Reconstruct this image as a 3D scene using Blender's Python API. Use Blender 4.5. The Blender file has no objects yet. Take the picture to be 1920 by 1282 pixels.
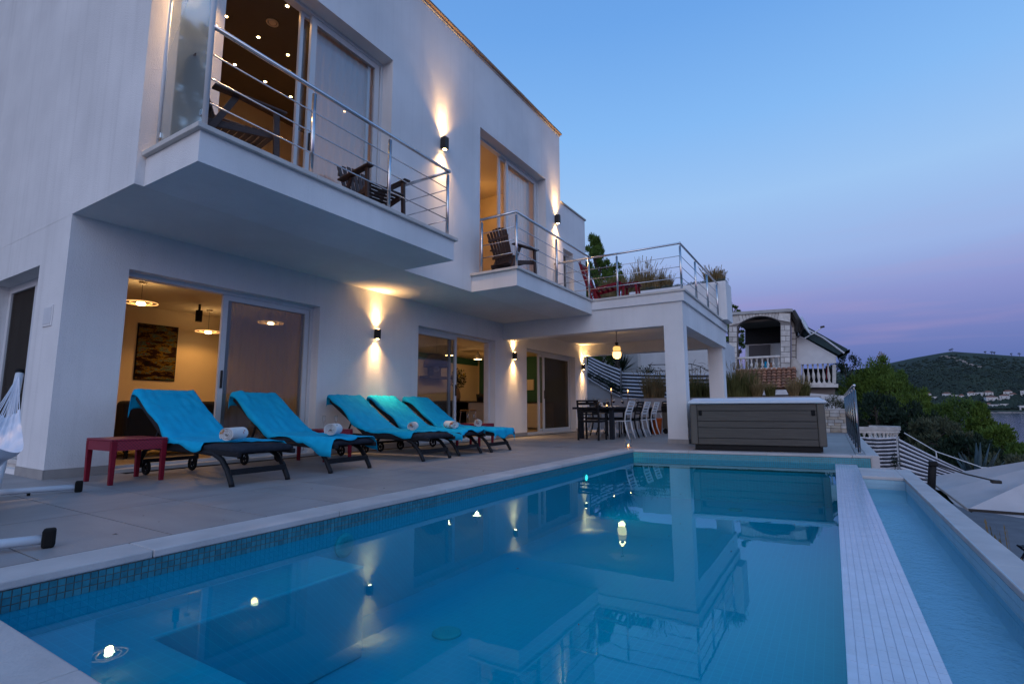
import bpy, bmesh, math, random
from mathutils import Vector, Matrix, Quaternion
from mathutils import noise as mnoise

# ---------------------------------------------------------------- camera, sky, light
scn = bpy.context.scene
COL = scn.collection
RAD = math.radians
CAMH = 0.72
YAW, PITCH, ROLL = RAD(31.6467), RAD(7.4282), RAD(-0.1802)
cam = bpy.data.cameras.new('camera')
cam.sensor_width = 36.0
cam.lens = 965.16 / 1920 * 36
cam.clip_start = 0.02
cam.clip_end = 9000
camo = bpy.data.objects.new('camera', cam)
COL.objects.link(camo)
_f = Vector((-math.sin(YAW) * math.cos(PITCH), math.cos(YAW) * math.cos(PITCH), math.sin(PITCH)))
_r = Vector((math.cos(YAW), math.sin(YAW), 0))
_u = _r.cross(_f)
_r2 = _r * math.cos(ROLL) + _u * math.sin(ROLL)
_u2 = -_r * math.sin(ROLL) + _u * math.cos(ROLL)
camo.matrix_world = Matrix(((_r2.x, _u2.x, -_f.x, 0), (_r2.y, _u2.y, -_f.y, 0), (_r2.z, _u2.z, -_f.z, CAMH), (0, 0, 0, 1)))
scn.camera = camo

world = bpy.data.worlds.new('World')
scn.world = world
world.use_nodes = True
WN = world.node_tree.nodes
WL = world.node_tree.links
WN.clear()
def wnode(t, **k):
    n = WN.new(t)
    for a, b in k.items():
        setattr(n, a, b)
    return n
SUN_DIR = Vector((.25, -.97, 0))   # the sun has set behind the camera, away along the facade
sky = wnode('ShaderNodeTexSky', sky_type='NISHITA', sun_disc=False)
sky.sun_elevation = RAD(1.0)
sky.sun_rotation = math.atan2(SUN_DIR.x, SUN_DIR.y)
sky.air_density = 1.3
sky.dust_density = 1.0
sky.ozone_density = 4.0
wtc = wnode('ShaderNodeTexCoord')
wsep = wnode('ShaderNodeSeparateXYZ')
WL.new(wtc.outputs['Generated'], wsep.inputs[0])
# evening dome: blue overhead, paler below, the pink belt and the grey-blue shadow of the earth above the horizon
ramp = wnode('ShaderNodeValToRGB')
def setramp(n, stops):
    e = n.color_ramp.elements
    while len(e) > 1:
        e.remove(e[-1])
    e[0].position = stops[0][0]
    e[0].color = (*stops[0][1], 1)
    for p, c in stops[1:]:
        x = e.new(p)
        x.color = (*c, 1)
setramp(ramp, [(0.0, (.085, .14, .40)), (.075, (.105, .165, .45)), (.13, (.18, .215, .52)), (.18, (.255, .285, .60)), (.25, (.32, .44, .76)),
               (.36, (.335, .545, .865)), (.48, (.23, .48, .88)), (.62, (.145, .37, .80)), (.8, (.09, .27, .66)), (1.0, (.065, .21, .55))])
WL.new(wsep.outputs['Z'], ramp.inputs[0])
# afterglow on the side where the sun went down
wdot = wnode('ShaderNodeVectorMath', operation='DOT_PRODUCT')
WL.new(wtc.outputs['Generated'], wdot.inputs[0])
wdot.inputs[1].default_value = SUN_DIR
glow = wnode('ShaderNodeValToRGB')
setramp(glow, [(0.0, (0, 0, 0)), (.45, (.03, .03, .035)), (.70, (.14, .14, .16)), (1.0, (.60, .53, .54))])
wmr = wnode('ShaderNodeMapRange')
wmr.inputs['From Min'].default_value = -1
wmr.inputs['From Max'].default_value = 1
WL.new(wdot.outputs['Value'], wmr.inputs['Value'])
WL.new(wmr.outputs[0], glow.inputs[0])
wadd = wnode('ShaderNodeMix', data_type='RGBA', blend_type='ADD')
wadd.inputs['Factor'].default_value = 1
WL.new(ramp.outputs[0], wadd.inputs['A'])
WL.new(glow.outputs[0], wadd.inputs['B'])
# thin streaks of high cloud
wmap = wnode('ShaderNodeMapping')
wmap.inputs['Scale'].default_value = (1.4, 1.4, 15.0)
WL.new(wtc.outputs['Generated'], wmap.inputs[0])
wno = wnode('ShaderNodeTexNoise')
wno.inputs['Scale'].default_value = 2.2
wno.inputs['Detail'].default_value = 3
WL.new(wmap.outputs[0], wno.inputs[0])
wcl = wnode('ShaderNodeMapRange')
wcl.inputs['From Min'].default_value = .50
wcl.inputs['From Max'].default_value = .68
wcl.inputs['To Max'].default_value = .24
WL.new(wno.outputs[0], wcl.inputs['Value'])
wlow = wnode('ShaderNodeMapRange')
wlow.inputs['From Min'].default_value = .34
wlow.inputs['From Max'].default_value = .13
WL.new(wsep.outputs['Z'], wlow.inputs['Value'])
wmul = wnode('ShaderNodeMath', operation='MULTIPLY')
WL.new(wcl.outputs[0], wmul.inputs[0])
WL.new(wlow.outputs[0], wmul.inputs[1])
wmix = wnode('ShaderNodeMix', data_type='RGBA')
wmix.inputs['B'].default_value = (.46, .31, .52, 1)
WL.new(wmul.outputs[0], wmix.inputs['Factor'])
WL.new(wadd.outputs['Result'], wmix.inputs['A'])
bg1 = wnode('ShaderNodeBackground')
bg1.inputs[1].default_value = 0.90
WL.new(wmix.outputs['Result'], bg1.inputs[0])
bg2 = wnode('ShaderNodeBackground')
bg2.inputs[1].default_value = 0.05
WL.new(sky.outputs[0], bg2.inputs[0])
wsum = wnode('ShaderNodeAddShader')
WL.new(bg1.outputs[0], wsum.inputs[0])
WL.new(bg2.outputs[0], wsum.inputs[1])
wout = wnode('ShaderNodeOutputWorld')
WL.new(wsum.outputs[0], wout.inputs[0])

sun = bpy.data.lights.new('afterglow_sun', 'SUN')
sun.energy = 0.26
sun.angle = RAD(40)
sun.color = (1.0, .86, .84)
suno = bpy.data.objects.new('afterglow_sun', sun)
COL.objects.link(suno)
suno.rotation_euler = Vector((-SUN_DIR.x, -SUN_DIR.y, -.35)).to_track_quat('-Z', 'Y').to_euler()

vs = scn.view_settings
vs.view_transform = 'Standard'
vs.look = 'None'
vs.exposure = 0.12
vs.gamma = 1.0
scn.render.engine = 'CYCLES'
cy = scn.cycles
cy.use_denoising = True
cy.max_bounces = 9
cy.diffuse_bounces = 4
cy.glossy_bounces = 4
cy.transmission_bounces = 4
cy.transparent_max_bounces = 14
cy.caustics_reflective = False
cy.caustics_refractive = False
cy.sample_clamp_indirect = 4.0
cy.sample_clamp_direct = 0

# ---------------------------------------------------------------- materials
MATS = {}
def newmat(name):
    m = bpy.data.materials.new(name)
    m.use_nodes = True
    MATS[name] = m
    nt = m.node_tree
    b = nt.nodes['Principled BSDF']
    return m, nt, b
def mat(name, col, rough=.6, metal=0, var=0, vscale=8, bump=0, bscale=60, spec=.5, col2=None, stretch=(1, 1, 1), detail=4, coat=0, orand=0):
    """principled material; colour varies between col and col2 (or col*(1-var)) with noise, fine relief from a second noise"""
    m, nt, b = newmat(name)
    N, L = nt.nodes, nt.links
    b.inputs['Roughness'].default_value = rough
    b.inputs['Metallic'].default_value = metal
    b.inputs['Specular IOR Level'].default_value = spec
    if coat:
        b.inputs['Coat Weight'].default_value = coat
        b.inputs['Coat Roughness'].default_value = .15
    b.inputs['Base Color'].default_value = (*col, 1)
    geo = N.new('ShaderNodeNewGeometry')
    if var or col2:
        mp = N.new('ShaderNodeMapping')
        mp.inputs['Scale'].default_value = stretch
        L.new(geo.outputs['Position'], mp.inputs[0])
        n = N.new('ShaderNodeTexNoise')
        n.inputs['Scale'].default_value = vscale
        n.inputs['Detail'].default_value = detail
        L.new(mp.outputs[0], n.inputs[0])
        r = N.new('ShaderNodeValToRGB')
        c2 = col2 if col2 else tuple(c * (1 - var) for c in col)
        setramp(r, [(.33, c2), (.67, col)])
        L.new(n.outputs[0], r.inputs[0])
        if orand:
            oi = N.new('ShaderNodeObjectInfo')
            mr = N.new('ShaderNodeMapRange')
            mr.inputs['To Min'].default_value = 1 - orand
            mr.inputs['To Max'].default_value = 1 + orand
            L.new(oi.outputs['Random'], mr.inputs['Value'])
            hs = N.new('ShaderNodeHueSaturation')
            L.new(mr.outputs[0], hs.inputs['Value'])
            L.new(r.outputs[0], hs.inputs['Color'])
            L.new(hs.outputs[0], b.inputs['Base Color'])
        else:
            L.new(r.outputs[0], b.inputs['Base Color'])
    if bump:
        n2 = N.new('ShaderNodeTexNoise')
        n2.inputs['Scale'].default_value = bscale
        n2.inputs['Detail'].default_value = 5
        L.new(geo.outputs['Position'], n2.inputs[0])
        bp = N.new('ShaderNodeBump')
        bp.inputs['Strength'].default_value = bump
        bp.inputs['Distance'].default_value = .01
        L.new(n2.outputs[0], bp.inputs['Height'])
        L.new(bp.outputs[0], b.inputs['Normal'])
    return m
def emit(name, col, s):
    m, nt, b = newmat(name)
    b.inputs['Base Color'].default_value = (*col, 1)
    b.inputs['Emission Color'].default_value = (*col, 1)
    b.inputs['Emission Strength'].default_value = s
    return m
def two_sided(nt, fr, ior):
    """a thin sheet reflects alike from both faces"""
    ge = nt.nodes.new('ShaderNodeNewGeometry')
    mr = nt.nodes.new('ShaderNodeMapRange')
    mr.inputs['To Min'].default_value = ior
    mr.inputs['To Max'].default_value = 1 / ior
    nt.links.new(ge.outputs['Backfacing'], mr.inputs['Value'])
    nt.links.new(mr.outputs[0], fr.inputs['IOR'])
def glassy(name, tint=(.93, .96, .96), rough=.02, ior=1.45, diffuse=0, dcol=(.8, .85, .9), boost=1.0):
    """a thin pane: what lies behind shows through, fresnel reflection on top, optionally a milky film"""
    m, nt, b = newmat(name)
    N, L = nt.nodes, nt.links
    N.remove(b)
    out = N['Material Output']
    tr = N.new('ShaderNodeBsdfTransparent')
    tr.inputs[0].default_value = (*tint, 1)
    gl = N.new('ShaderNodeBsdfGlossy')
    gl.inputs['Roughness'].default_value = rough
    fr = N.new('ShaderNodeFresnel')
    two_sided(nt, fr, ior)
    mx = N.new('ShaderNodeMixShader')
    ml = N.new('ShaderNodeMath')
    ml.operation = 'MULTIPLY'
    ml.inputs[1].default_value = boost
    ml.use_clamp = True
    L.new(fr.outputs[0], ml.inputs[0])
    L.new(ml.outputs[0], mx.inputs[0])
    src = tr
    if diffuse:
        df = N.new('ShaderNodeBsdfDiffuse')
        df.inputs[0].default_value = (*dcol, 1)
        tl = N.new('ShaderNodeBsdfTranslucent')
        tl.inputs[0].default_value = (*dcol, 1)
        ad = N.new('ShaderNodeMixShader')
        ad.inputs[0].default_value = .5
        L.new(df.outputs[0], ad.inputs[1])
        L.new(tl.outputs[0], ad.inputs[2])
        md = N.new('ShaderNodeMixShader')
        md.inputs[0].default_value = diffuse
        L.new(tr.outputs[0], md.inputs[1])
        L.new(ad.outputs[0], md.inputs[2])
        src = md
    L.new(src.outputs[0], mx.inputs[1])
    L.new(gl.outputs[0], mx.inputs[2])
    L.new(mx.outputs[0], out.inputs[0])
    return m

# white render of the house: fine grain, faint vertical rain streaks
def plaster(name, col, streak=.07):
    m, nt, b = newmat(name)
    N, L = nt.nodes, nt.links
    b.inputs['Roughness'].default_value = .9
    b.inputs['Specular IOR Level'].default_value = .2
    tc = N.new('ShaderNodeTexCoord')
    mp = N.new('ShaderNodeMapping')
    mp.inputs['Scale'].default_value = (5, 5, .12)
    L.new(tc.outputs['Object'], mp.inputs[0])
    n = N.new('ShaderNodeTexNoise')
    n.inputs['Scale'].default_value = 1.6
    n.inputs['Detail'].default_value = 5
    n.inputs['Roughness'].default_value = .65
    L.new(mp.outputs[0], n.inputs[0])
    r = N.new('ShaderNodeValToRGB')
    setramp(r, [(.25, tuple(c * (1 - streak) for c in col)), (.48, col), (.8, tuple(min(1, c * 1.02) for c in col))])
    L.new(n.outputs[0], r.inputs[0])
    n3 = N.new('ShaderNodeTexNoise')
    n3.inputs['Scale'].default_value = .9
    n3.inputs['Detail'].default_value = 4
    L.new(tc.outputs['Object'], n3.inputs[0])
    r3 = N.new('ShaderNodeValToRGB')
    setramp(r3, [(.3, (.86, .86, .865)), (.65, (1, 1, 1))])
    L.new(n3.outputs[0], r3.inputs[0])
    mm = N.new('ShaderNodeMix')
    mm.data_type = 'RGBA'
    mm.blend_type = 'MULTIPLY'
    mm.inputs['Factor'].default_value = 1
    L.new(r.outputs[0], mm.inputs['A'])
    L.new(r3.outputs[0], mm.inputs['B'])
    L.new(mm.outputs['Result'], b.inputs['Base Color'])
    n2 = N.new('ShaderNodeTexNoise')
    n2.inputs['Scale'].default_value = 95
    n2.inputs['Detail'].default_value = 4
    L.new(tc.outputs['Object'], n2.inputs[0])
    bp = N.new('ShaderNodeBump')
    bp.inputs['Strength'].default_value = .5
    bp.inputs['Distance'].default_value = .015
    L.new(n2.outputs[0], bp.inputs['Height'])
    L.new(bp.outputs[0], b.inputs['Normal'])
    return m

plaster('plaster', (.785, .785, .785), .05)
plaster('plaster_side', (.77, .77, .77), .10)
plaster('soffit', (.74, .73, .71), .03)
mat('capstone', (.60, .57, .53), .7, var=.15, vscale=5, bump=.2, bscale=70)
mat('skirting', (.34, .325, .31), .6, var=.15, vscale=6)
mat('terrace_tile', (.30, .292, .295), .5, col2=(.24, .234, .238), vscale=3.5, bump=.15, bscale=45, stretch=(1, .35, 1), detail=8, spec=.35, orand=.09)
mat('terrace_tile_b', (.315, .305, .305), .5, col2=(.255, .247, .248), vscale=2.7, bump=.15, bscale=45, stretch=(.5, 1.4, 1), detail=8, spec=.35, orand=.05)
mat('grout', (.045, .042, .04), .9)
mat('coping', (.50, .475, .465), .65, col2=(.41, .39, .385), vscale=4, bump=.3, bscale=55, detail=7, orand=.05)
mat('pool_shell', (.30, .66, .78), .4, var=.1, vscale=3)
mat('mosaic_a', (.030, .20, .27), .2, var=.25, vscale=30, orand=.14)
mat('mosaic_c', (.036, .22, .29), .2, var=.2, vscale=22, orand=.1)
mat('mosaic_b', (.05, .26, .32), .2, var=.2, vscale=22, orand=.14)
mat('mosaic_grout', (.13, .15, .145), .9, var=.3, vscale=40)
mat('pool_fitting', (.20, .34, .38), .5, var=.1)
mat('weir_grout', (.44, .53, .64), .5, var=.15, vscale=20)
mat('weir_tile', (.47, .57, .70), .2, var=.10, vscale=12, orand=.025)
mat('steel', (.62, .62, .63), .22, metal=1, var=.08, vscale=20)
mat('steel_dark', (.22, .22, .23), .16, metal=1, var=.1, vscale=20)
mat('alu', (.62, .64, .66), .45, metal=0, var=.04)
mat('alu_grey', (.30, .32, .35), .45, var=.05)
mat('dark_metal', (.030, .027, .025), .5, spec=.25)
mat('black', (.010, .010, .011), .6, var=.2, spec=.2)
mat('black_plastic', (.012, .013, .016), .55, var=.3, vscale=12, spec=.22)
mat('rubber', (.010, .010, .010), .8, spec=.15)
mat('interior_wall', (.70, .58, .40), .9, var=.06, vscale=2)
mat('interior_ceiling', (.62, .52, .38), .9)
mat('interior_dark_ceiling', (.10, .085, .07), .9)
mat('interior_floor', (.52, .42, .30), .5, var=.15, vscale=3)
mat('green_paint', (.02, .10, .075), .8)
mat('wood_dark', (.065, .034, .026), .6, col2=(.035, .019, .015), vscale=14, stretch=(1, 1, 6), bump=.2, bscale=60)
mat('red_plastic', (.22, .008, .024), .55, var=.25, vscale=15, spec=.2)
mat('towel_blue', (.009, .41, .68), .95, col2=(.006, .35, .61), vscale=9, bump=.5, bscale=160, spec=.1)
mat('white_cotton', (.75, .76, .76), .95, var=.12, vscale=14, bump=.4, bscale=120)
mat('cloth_white', (.70, .72, .78), .9, var=.1, vscale=8)
mat('mattress', (.028, .034, .046), .9, var=.3, vscale=18, bump=.3, bscale=140, spec=.1)
mat('white_plastic', (.68, .70, .73), .4, var=.06, vscale=10)
mat('navy_metal', (.012, .016, .024), .6, var=.2, spec=.2)
mat('tub_panel', (.072, .063, .052), .65, col2=(.050, .044, .037), vscale=5, stretch=(.6, .6, 9), bump=.25, bscale=45, detail=6)
mat('tub_lid', (.58, .63, .68), .55, var=.06, vscale=3)
mat('tub_corner', (.088, .077, .064), .6, var=.1)
mat('stone_white', (.62, .59, .55), .85, col2=(.46, .43, .40), vscale=4, bump=.6, bscale=25, detail=7, orand=.14)
mat('stone_white_b', (.55, .52, .49), .85, col2=(.40, .37, .34), vscale=5, bump=.6, bscale=22, detail=7, orand=.14)
mat('stone_warm', (.50, .43, .35), .85, col2=(.36, .30, .24), vscale=7, bump=.6, bscale=30, detail=7, orand=.14)
mat('mortar', (.20, .18, .17), .95)
mat('terracotta', (.42, .18, .095), .85, col2=(.27, .12, .07), vscale=9, bump=.3, bscale=40, orand=.3)
mat('terracotta_b', (.32, .14, .08), .85, col2=(.20, .095, .06), vscale=11, bump=.3, bscale=40, orand=.14)
mat('concrete', (.42, .41, .40), .9, col2=(.33, .32, .31), vscale=2.5, bump=.3, bscale=40, detail=7)
mat('stripe_light', (.58, .59, .64), .9, var=.1, vscale=6)
mat('stripe_dark', (.022, .028, .042), .9, var=.2, vscale=6)
mat('parasol', (.50, .46, .45), .9, var=.1, vscale=4, bump=.15, bscale=90)
mat('awning', (.02, .045, .05), .85, var=.3, vscale=8)
mat('lower_paving', (.15, .15, .16), .8, col2=(.11, .11, .12), vscale=2, bump=.2, bscale=30)
mat('bed_wall', (.36, .34, .34), .9, col2=(.30, .285, .285), vscale=1.5, bump=.3, bscale=60)
mat('soil', (.05, .04, .03), .95, var=.4, vscale=14, bump=.6, bscale=30)
mat('bark', (.09, .07, .055), .95, col2=(.05, .04, .03), vscale=18, bump=.7, bscale=40, stretch=(1, 1, .3))
mat('leaf_pine', (.10, .165, .026), .7, col2=(.055, .098, .015), vscale=.9, spec=.2)
mat('leaf_pine_b', (.078, .138, .026), .7, col2=(.042, .078, .014), vscale=.8, spec=.2)
mat('leaf_olive', (.085, .10, .06), .7, col2=(.05, .062, .036), vscale=2, spec=.2)
mat('leaf_dark', (.018, .038, .022), .7, col2=(.010, .022, .013), vscale=4, spec=.2)
mat('grass_straw', (.27, .19, .095), .8, col2=(.17, .125, .055), vscale=3, spec=.15)
mat('grass_green', (.13, .125, .045), .8, col2=(.08, .085, .028), vscale=3, spec=.15)
mat('agave', (.055, .085, .09), .6, var=.3, vscale=6, spec=.3)
mat('lavender', (.10, .14, .12), .8, col2=(.06, .08, .06), vscale=10)
mat('wine', (.03, .003, .006), .1)
mat('orange_plastic', (.55, .10, .012), .4, var=.15)
mat('ceramic_tan', (.32, .20, .09), .5, var=.2)
mat('white_gloss', (.55, .50, .42), .3)
mat('counter_black', (.012, .012, .012), .3)
mat('candle_wax', (.55, .42, .28), .6)
mat('sofa_dark', (.015, .014, .014), .9, var=.2)
mat('sofa_print', (.38, .20, .12), .9, col2=(.62, .45, .32), vscale=7)
mat('far_wall', (.62, .60, .58), .9, var=.2, vscale=.3)
mat('far_roof', (.22, .095, .06), .9, var=.3, vscale=.4)
mat('far_rock', (.30, .28, .27), .95, var=.3, vscale=.05)
mat('neighbour_plaster', (.62, .62, .63), .9, var=.1, vscale=2, bump=.2, bscale=60)
mat('screen_dark', (.09, .08, .085), .85, var=.12, vscale=40)
mat('flower_white', (.6, .5, .3), .8)
mat('flower_yellow', (.5, .35, .03), .8)
emit('flame', (1, .42, .10), 22)
emit('lamp_lens', (1, .62, .27), 40)
emit('lamp_globe', (1, .55, .16), 1.1)
emit('lamp_globe_hot', (1, .60, .22), 3.0)
emit('ring_hot', (1, .68, .32), 30)
emit('ring_line', (1, .50, .16), 1.3)
emit('spot_hot', (1, .62, .25), 35)
emit('pendant_glow', (1, .72, .35), 9)
glassy('pane', (.965, .965, .975), .015, 1.5, boost=1.5)
glassy('pane_dim', (.78, .78, .78), .015, 1.5, diffuse=.08, dcol=(.30, .28, .27), boost=1.3)
glassy('frosted', (.75, .82, .82), .05, 1.5, diffuse=.55, dcol=(.62, .68, .68), boost=2.6)
glassy('wineglass', (.96, .97, .97), .02, 1.5, boost=1.5)
glassy('sheer', (.95, .93, .90), 1, 1.01, diffuse=.50, dcol=(.40, .40, .42), boost=0)
glassy('sheer_pale', (.95, .93, .92), 1, 1.01, diffuse=.8, dcol=(.82, .78, .78), boost=0)
glassy('rail_glass', (.86, .92, .90), .01, 1.5, boost=.16)
glassy('insect_screen', (.80, .80, .80), 1, 1.01, diffuse=.42, dcol=(.13, .115, .105), boost=0)
glassy('pane_clear', (.88, .90, .90), .015, 1.5, diffuse=.05, dcol=(.32, .30, .28), boost=.7)
# ---------------------------------------------------------------- mesh helpers
class MB:
    def __init__(s):
        s.v, s.f = [], []
    def add(s, vs, fs):
        k = len(s.v)
        s.v += [tuple(p) for p in vs]
        s.f += [tuple(i + k for i in f) for f in fs]
        return s
    def box(s, x0, x1, y0, y1, z0, z1):
        return s.add([(x0, y0, z0), (x1, y0, z0), (x1, y1, z0), (x0, y1, z0), (x0, y0, z1), (x1, y0, z1), (x1, y1, z1), (x0, y1, z1)],
                     [(0, 3, 2, 1), (4, 5, 6, 7), (0, 1, 5, 4), (1, 2, 6, 5), (2, 3, 7, 6), (3, 0, 4, 7)])
    def bar(s, p, q, w, h, up=(0, 0, 1)):
        """rectangular bar from p to q, w across, h along up"""
        p, q, up = Vector(p), Vector(q), Vector(up)
        d = (q - p).normalized()
        a = d.cross(up)
        if a.length < 1e-4:
            a = d.cross(Vector((1, 0, 0)))
        a.normalize()
        b = a.cross(d)
        a, b = a * w / 2, b * h / 2
        return s.add([p - a - b, p + a - b, p + a + b, p - a + b, q - a - b, q + a - b, q + a + b, q - a + b],
                     [(0, 1, 2, 3), (7, 6, 5, 4), (0, 4, 5, 1), (1, 5, 6, 2), (2, 6, 7, 3), (3, 7, 4, 0)])
    def tube(s, pts, r, n=8, cap=True):
        pts = [Vector(p) for p in pts]
        rs = r if isinstance(r, (list, tuple)) else [r] * len(pts)
        rings = []
        prev = None
        for i, p in enumerate(pts):
            d = (pts[min(i + 1, len(pts) - 1)] - pts[max(i - 1, 0)]).normalized()
            if prev is None:
                a = d.cross(Vector((0, 0, 1)))
                if a.length < 1e-3:
                    a = d.cross(Vector((1, 0, 0)))
            else:
                a = prev - d * prev.dot(d)
            a.normalize()
            prev = a
            b = d.cross(a)
            rings.append([p + (a * math.cos(2 * math.pi * k / n) + b * math.sin(2 * math.pi * k / n)) * rs[i] for k in range(n)])
        vs = [q for ring in rings for q in ring]
        fs = []
        for i in range(len(pts) - 1):
            for k in range(n):
                fs.append((i * n + k, i * n + (k + 1) % n, (i + 1) * n + (k + 1) % n, (i + 1) * n + k))
        if cap:
            fs.append(tuple(range(n))[::-1])
            fs.append(tuple(range((len(pts) - 1) * n, len(pts) * n)))
        return s.add(vs, fs)
    def lathe(s, prof, n=16, c=(0, 0, 0)):
        vs, fs = [], []
        for r, z in prof:
            for k in range(n):
                t = 2 * math.pi * k / n
                vs.append((c[0] + r * math.cos(t), c[1] + r * math.sin(t), c[2] + z))
        for i in range(len(prof) - 1):
            for k in range(n):
                fs.append((i * n + k, i * n + (k + 1) % n, (i + 1) * n + (k + 1) % n, (i + 1) * n + k))
        fs.append(tuple(range(n))[::-1])
        fs.append(tuple(range((len(prof) - 1) * n, len(prof) * n)))
        return s.add(vs, fs)
    def prism(s, poly, z0, z1):
        n = len(poly)
        return s.add([(x, y, z0) for x, y in poly] + [(x, y, z1) for x, y in poly],
                     [tuple(range(n))[::-1], tuple(range(n, 2 * n))] + [(i, (i + 1) % n, n + (i + 1) % n, n + i) for i in range(n)])
    def extrude(s, poly3, d):
        """polygon in 3D pushed along d"""
        n = len(poly3)
        d = Vector(d)
        p = [Vector(a) for a in poly3]
        return s.add(p + [a + d for a in p], [tuple(range(n))[::-1], tuple(range(n, 2 * n))] + [(i, (i + 1) % n, n + (i + 1) % n, n + i) for i in range(n)])
    def torus(s, c, R, r, n=32, m=6, axis='Z', sq=1):
        vs, fs = [], []
        for i in range(n):
            t = 2 * math.pi * i / n
            for k in range(m):
                u = 2 * math.pi * k / m
                a, b, z = (R + r * math.cos(u)) * math.cos(t), (R + r * math.cos(u)) * math.sin(t), r * sq * math.sin(u)
                p = {'Z': (a, b, z), 'X': (z, a, b), 'Y': (a, z, b)}[axis]
                vs.append((c[0] + p[0], c[1] + p[1], c[2] + p[2]))
        for i in range(n):
            for k in range(m):
                fs.append((i * m + k, i * m + (k + 1) % m, ((i + 1) % n) * m + (k + 1) % m, ((i + 1) % n) * m + k))
        return s.add(vs, fs)
    def grid(s, fn, nu, nv):
        """surface fn(u,v) -> point, u, v in 0..1"""
        vs = [fn(i / nu, j / nv) for i in range(nu + 1) for j in range(nv + 1)]
        return s.add(vs, [(i * (nv + 1) + j, (i + 1) * (nv + 1) + j, (i + 1) * (nv + 1) + j + 1, i * (nv + 1) + j + 1) for i in range(nu) for j in range(nv)])
    def wallx(s, xa, xb, y0, y1, z0, z1, holes=()):
        return s.wall(lambda a, y, z: (a, y, z), xa, xb, y0, y1, z0, z1, holes)
    def wally(s, ya, yb, x0, x1, z0, z1, holes=()):
        return s.wall(lambda a, x, z: (x, a, z), ya, yb, x0, x1, z0, z1, holes)
    def wall(s, P, a, b, u0, u1, z0, z1, holes):
        us = sorted({u0, u1, *[h for o in holes for h in o[:2]]})
        zs = sorted({z0, z1, *[h for o in holes for h in o[2:]]})
        def solid(i, j):
            if i < 0 or j < 0 or i >= len(us) - 1 or j >= len(zs) - 1:
                return False
            cu, cz = (us[i] + us[i + 1]) / 2, (zs[j] + zs[j + 1]) / 2
            return not any(o[0] < cu < o[1] and o[2] < cz < o[3] for o in holes)
        for i in range(len(us) - 1):
            for j in range(len(zs) - 1):
                if not solid(i, j):
                    continue
                ua, ub, za, zb = us[i], us[i + 1], zs[j], zs[j + 1]
                for c in (a, b):
                    s.add([P(c, ua, za), P(c, ub, za), P(c, ub, zb), P(c, ua, zb)], [(0, 1, 2, 3)])
                for (di, dj, q) in ((-1, 0, (ua, za, ua, zb)), (1, 0, (ub, za, ub, zb)), (0, -1, (ua, za, ub, za)), (0, 1, (ua, zb, ub, zb))):
                    if not solid(i + di, j + dj):
                        s.add([P(a, q[0], q[1]), P(b, q[0], q[1]), P(b, q[2], q[3]), P(a, q[2], q[3])], [(0, 1, 2, 3)])
        return s
    def mesh(s, name, m, smooth=False, weld=True):
        me = bpy.data.meshes.new(name)
        me.from_pydata(s.v, [], s.f)
        bm = bmesh.new()
        bm.from_mesh(me)
        if weld:
            bmesh.ops.remove_doubles(bm, verts=bm.verts, dist=1e-5)
        bmesh.ops.recalc_face_normals(bm, faces=bm.faces)
        bm.to_mesh(me)
        bm.free()
        for mm in (m if isinstance(m, (list, tuple)) else [m]):
            me.materials.append(MATS[mm] if isinstance(mm, str) else mm)
        if smooth:
            for p in me.polygons:
                p.use_smooth = True
        return me
    def build(s, name, m, parent=None, smooth=False, bevel=0, seg=2, weld=True):
        me = s.mesh(name, m, smooth, weld)
        o = bpy.data.objects.new(name, me)
        COL.objects.link(o)
        if bevel:
            md = o.modifiers.new('bevel', 'BEVEL')
            md.width = bevel
            md.segments = seg
            md.limit_method = 'ANGLE'
            md.angle_limit = RAD(40)
            md.harden_normals = False
            if smooth is False:
                pass
        if parent is not None:
            attach(o, parent)
        return o

def attach(o, parent):
    """parent keeping the world place of what was built in world coordinates"""
    o.parent = parent
    m = Matrix.Identity(4)
    p = parent
    while p is not None:
        m = p.matrix_basis @ m if p.parent is None else p.matrix_parent_inverse @ p.matrix_basis @ m
        p = p.parent
    if parent.get('_local'):
        return
    o.matrix_parent_inverse = m.inverted()
def tag(o, label, cat=None, group=None, kind=None):
    if label:
        o['label'] = label
    if cat:
        o['category'] = cat
    if group:
        o['group'] = group
    if kind:
        o['kind'] = kind
    return o
def struct(o):
    o['kind'] = 'structure'
    return o
def thing(name, label, cat, loc=(0, 0, 0), rz=0, group=None, local=False):
    """Empty at the base of a thing; local=True: parts are given in the thing's own coordinates"""
    o = bpy.data.objects.new(name, None)
    o.empty_display_size = .1
    COL.objects.link(o)
    o.location = loc
    o.rotation_euler = (0, 0, rz)
    if local:
        o['_local'] = 1
    return tag(o, label, cat, group)
def part(o, parent):
    o.parent = parent
    return o
def dup(root, loc=None, rz=None, label=None, scale=None):
    def cp(o, par):
        c = o.copy()
        COL.objects.link(c)
        if par is not None:
            c.parent = par
            c.matrix_parent_inverse = o.matrix_parent_inverse.copy()
        for ch in list(o.children):
            cp(ch, c)
        return c
    r = cp(root, None)
    if loc is not None:
        r.location = loc
    if rz is not None:
        r.rotation_euler = (0, 0, rz)
    if scale is not None:
        r.scale = scale
    if label:
        r['label'] = label
    return r
def local_part(mb, name, m, root, **k):
    o = mb.build(name, m, None, **k)
    o.parent = root
    return o
def light(kind, loc, energy, col=(1, .58, .24), radius=.03, rot=None, name='lamp_light', parent=None, **k):
    l = bpy.data.lights.new(name, kind)
    l.energy = energy
    l.color = col
    if kind in ('POINT', 'SPOT'):
        l.shadow_soft_size = radius
    for a, b in k.items():
        setattr(l, a, b)
    o = bpy.data.objects.new(name, l)
    COL.objects.link(o)
    o.location = loc
    if rot:
        o.rotation_euler = rot
    if parent is not None:
        attach(o, parent)
    return o
rnd = random.Random(7)
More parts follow.
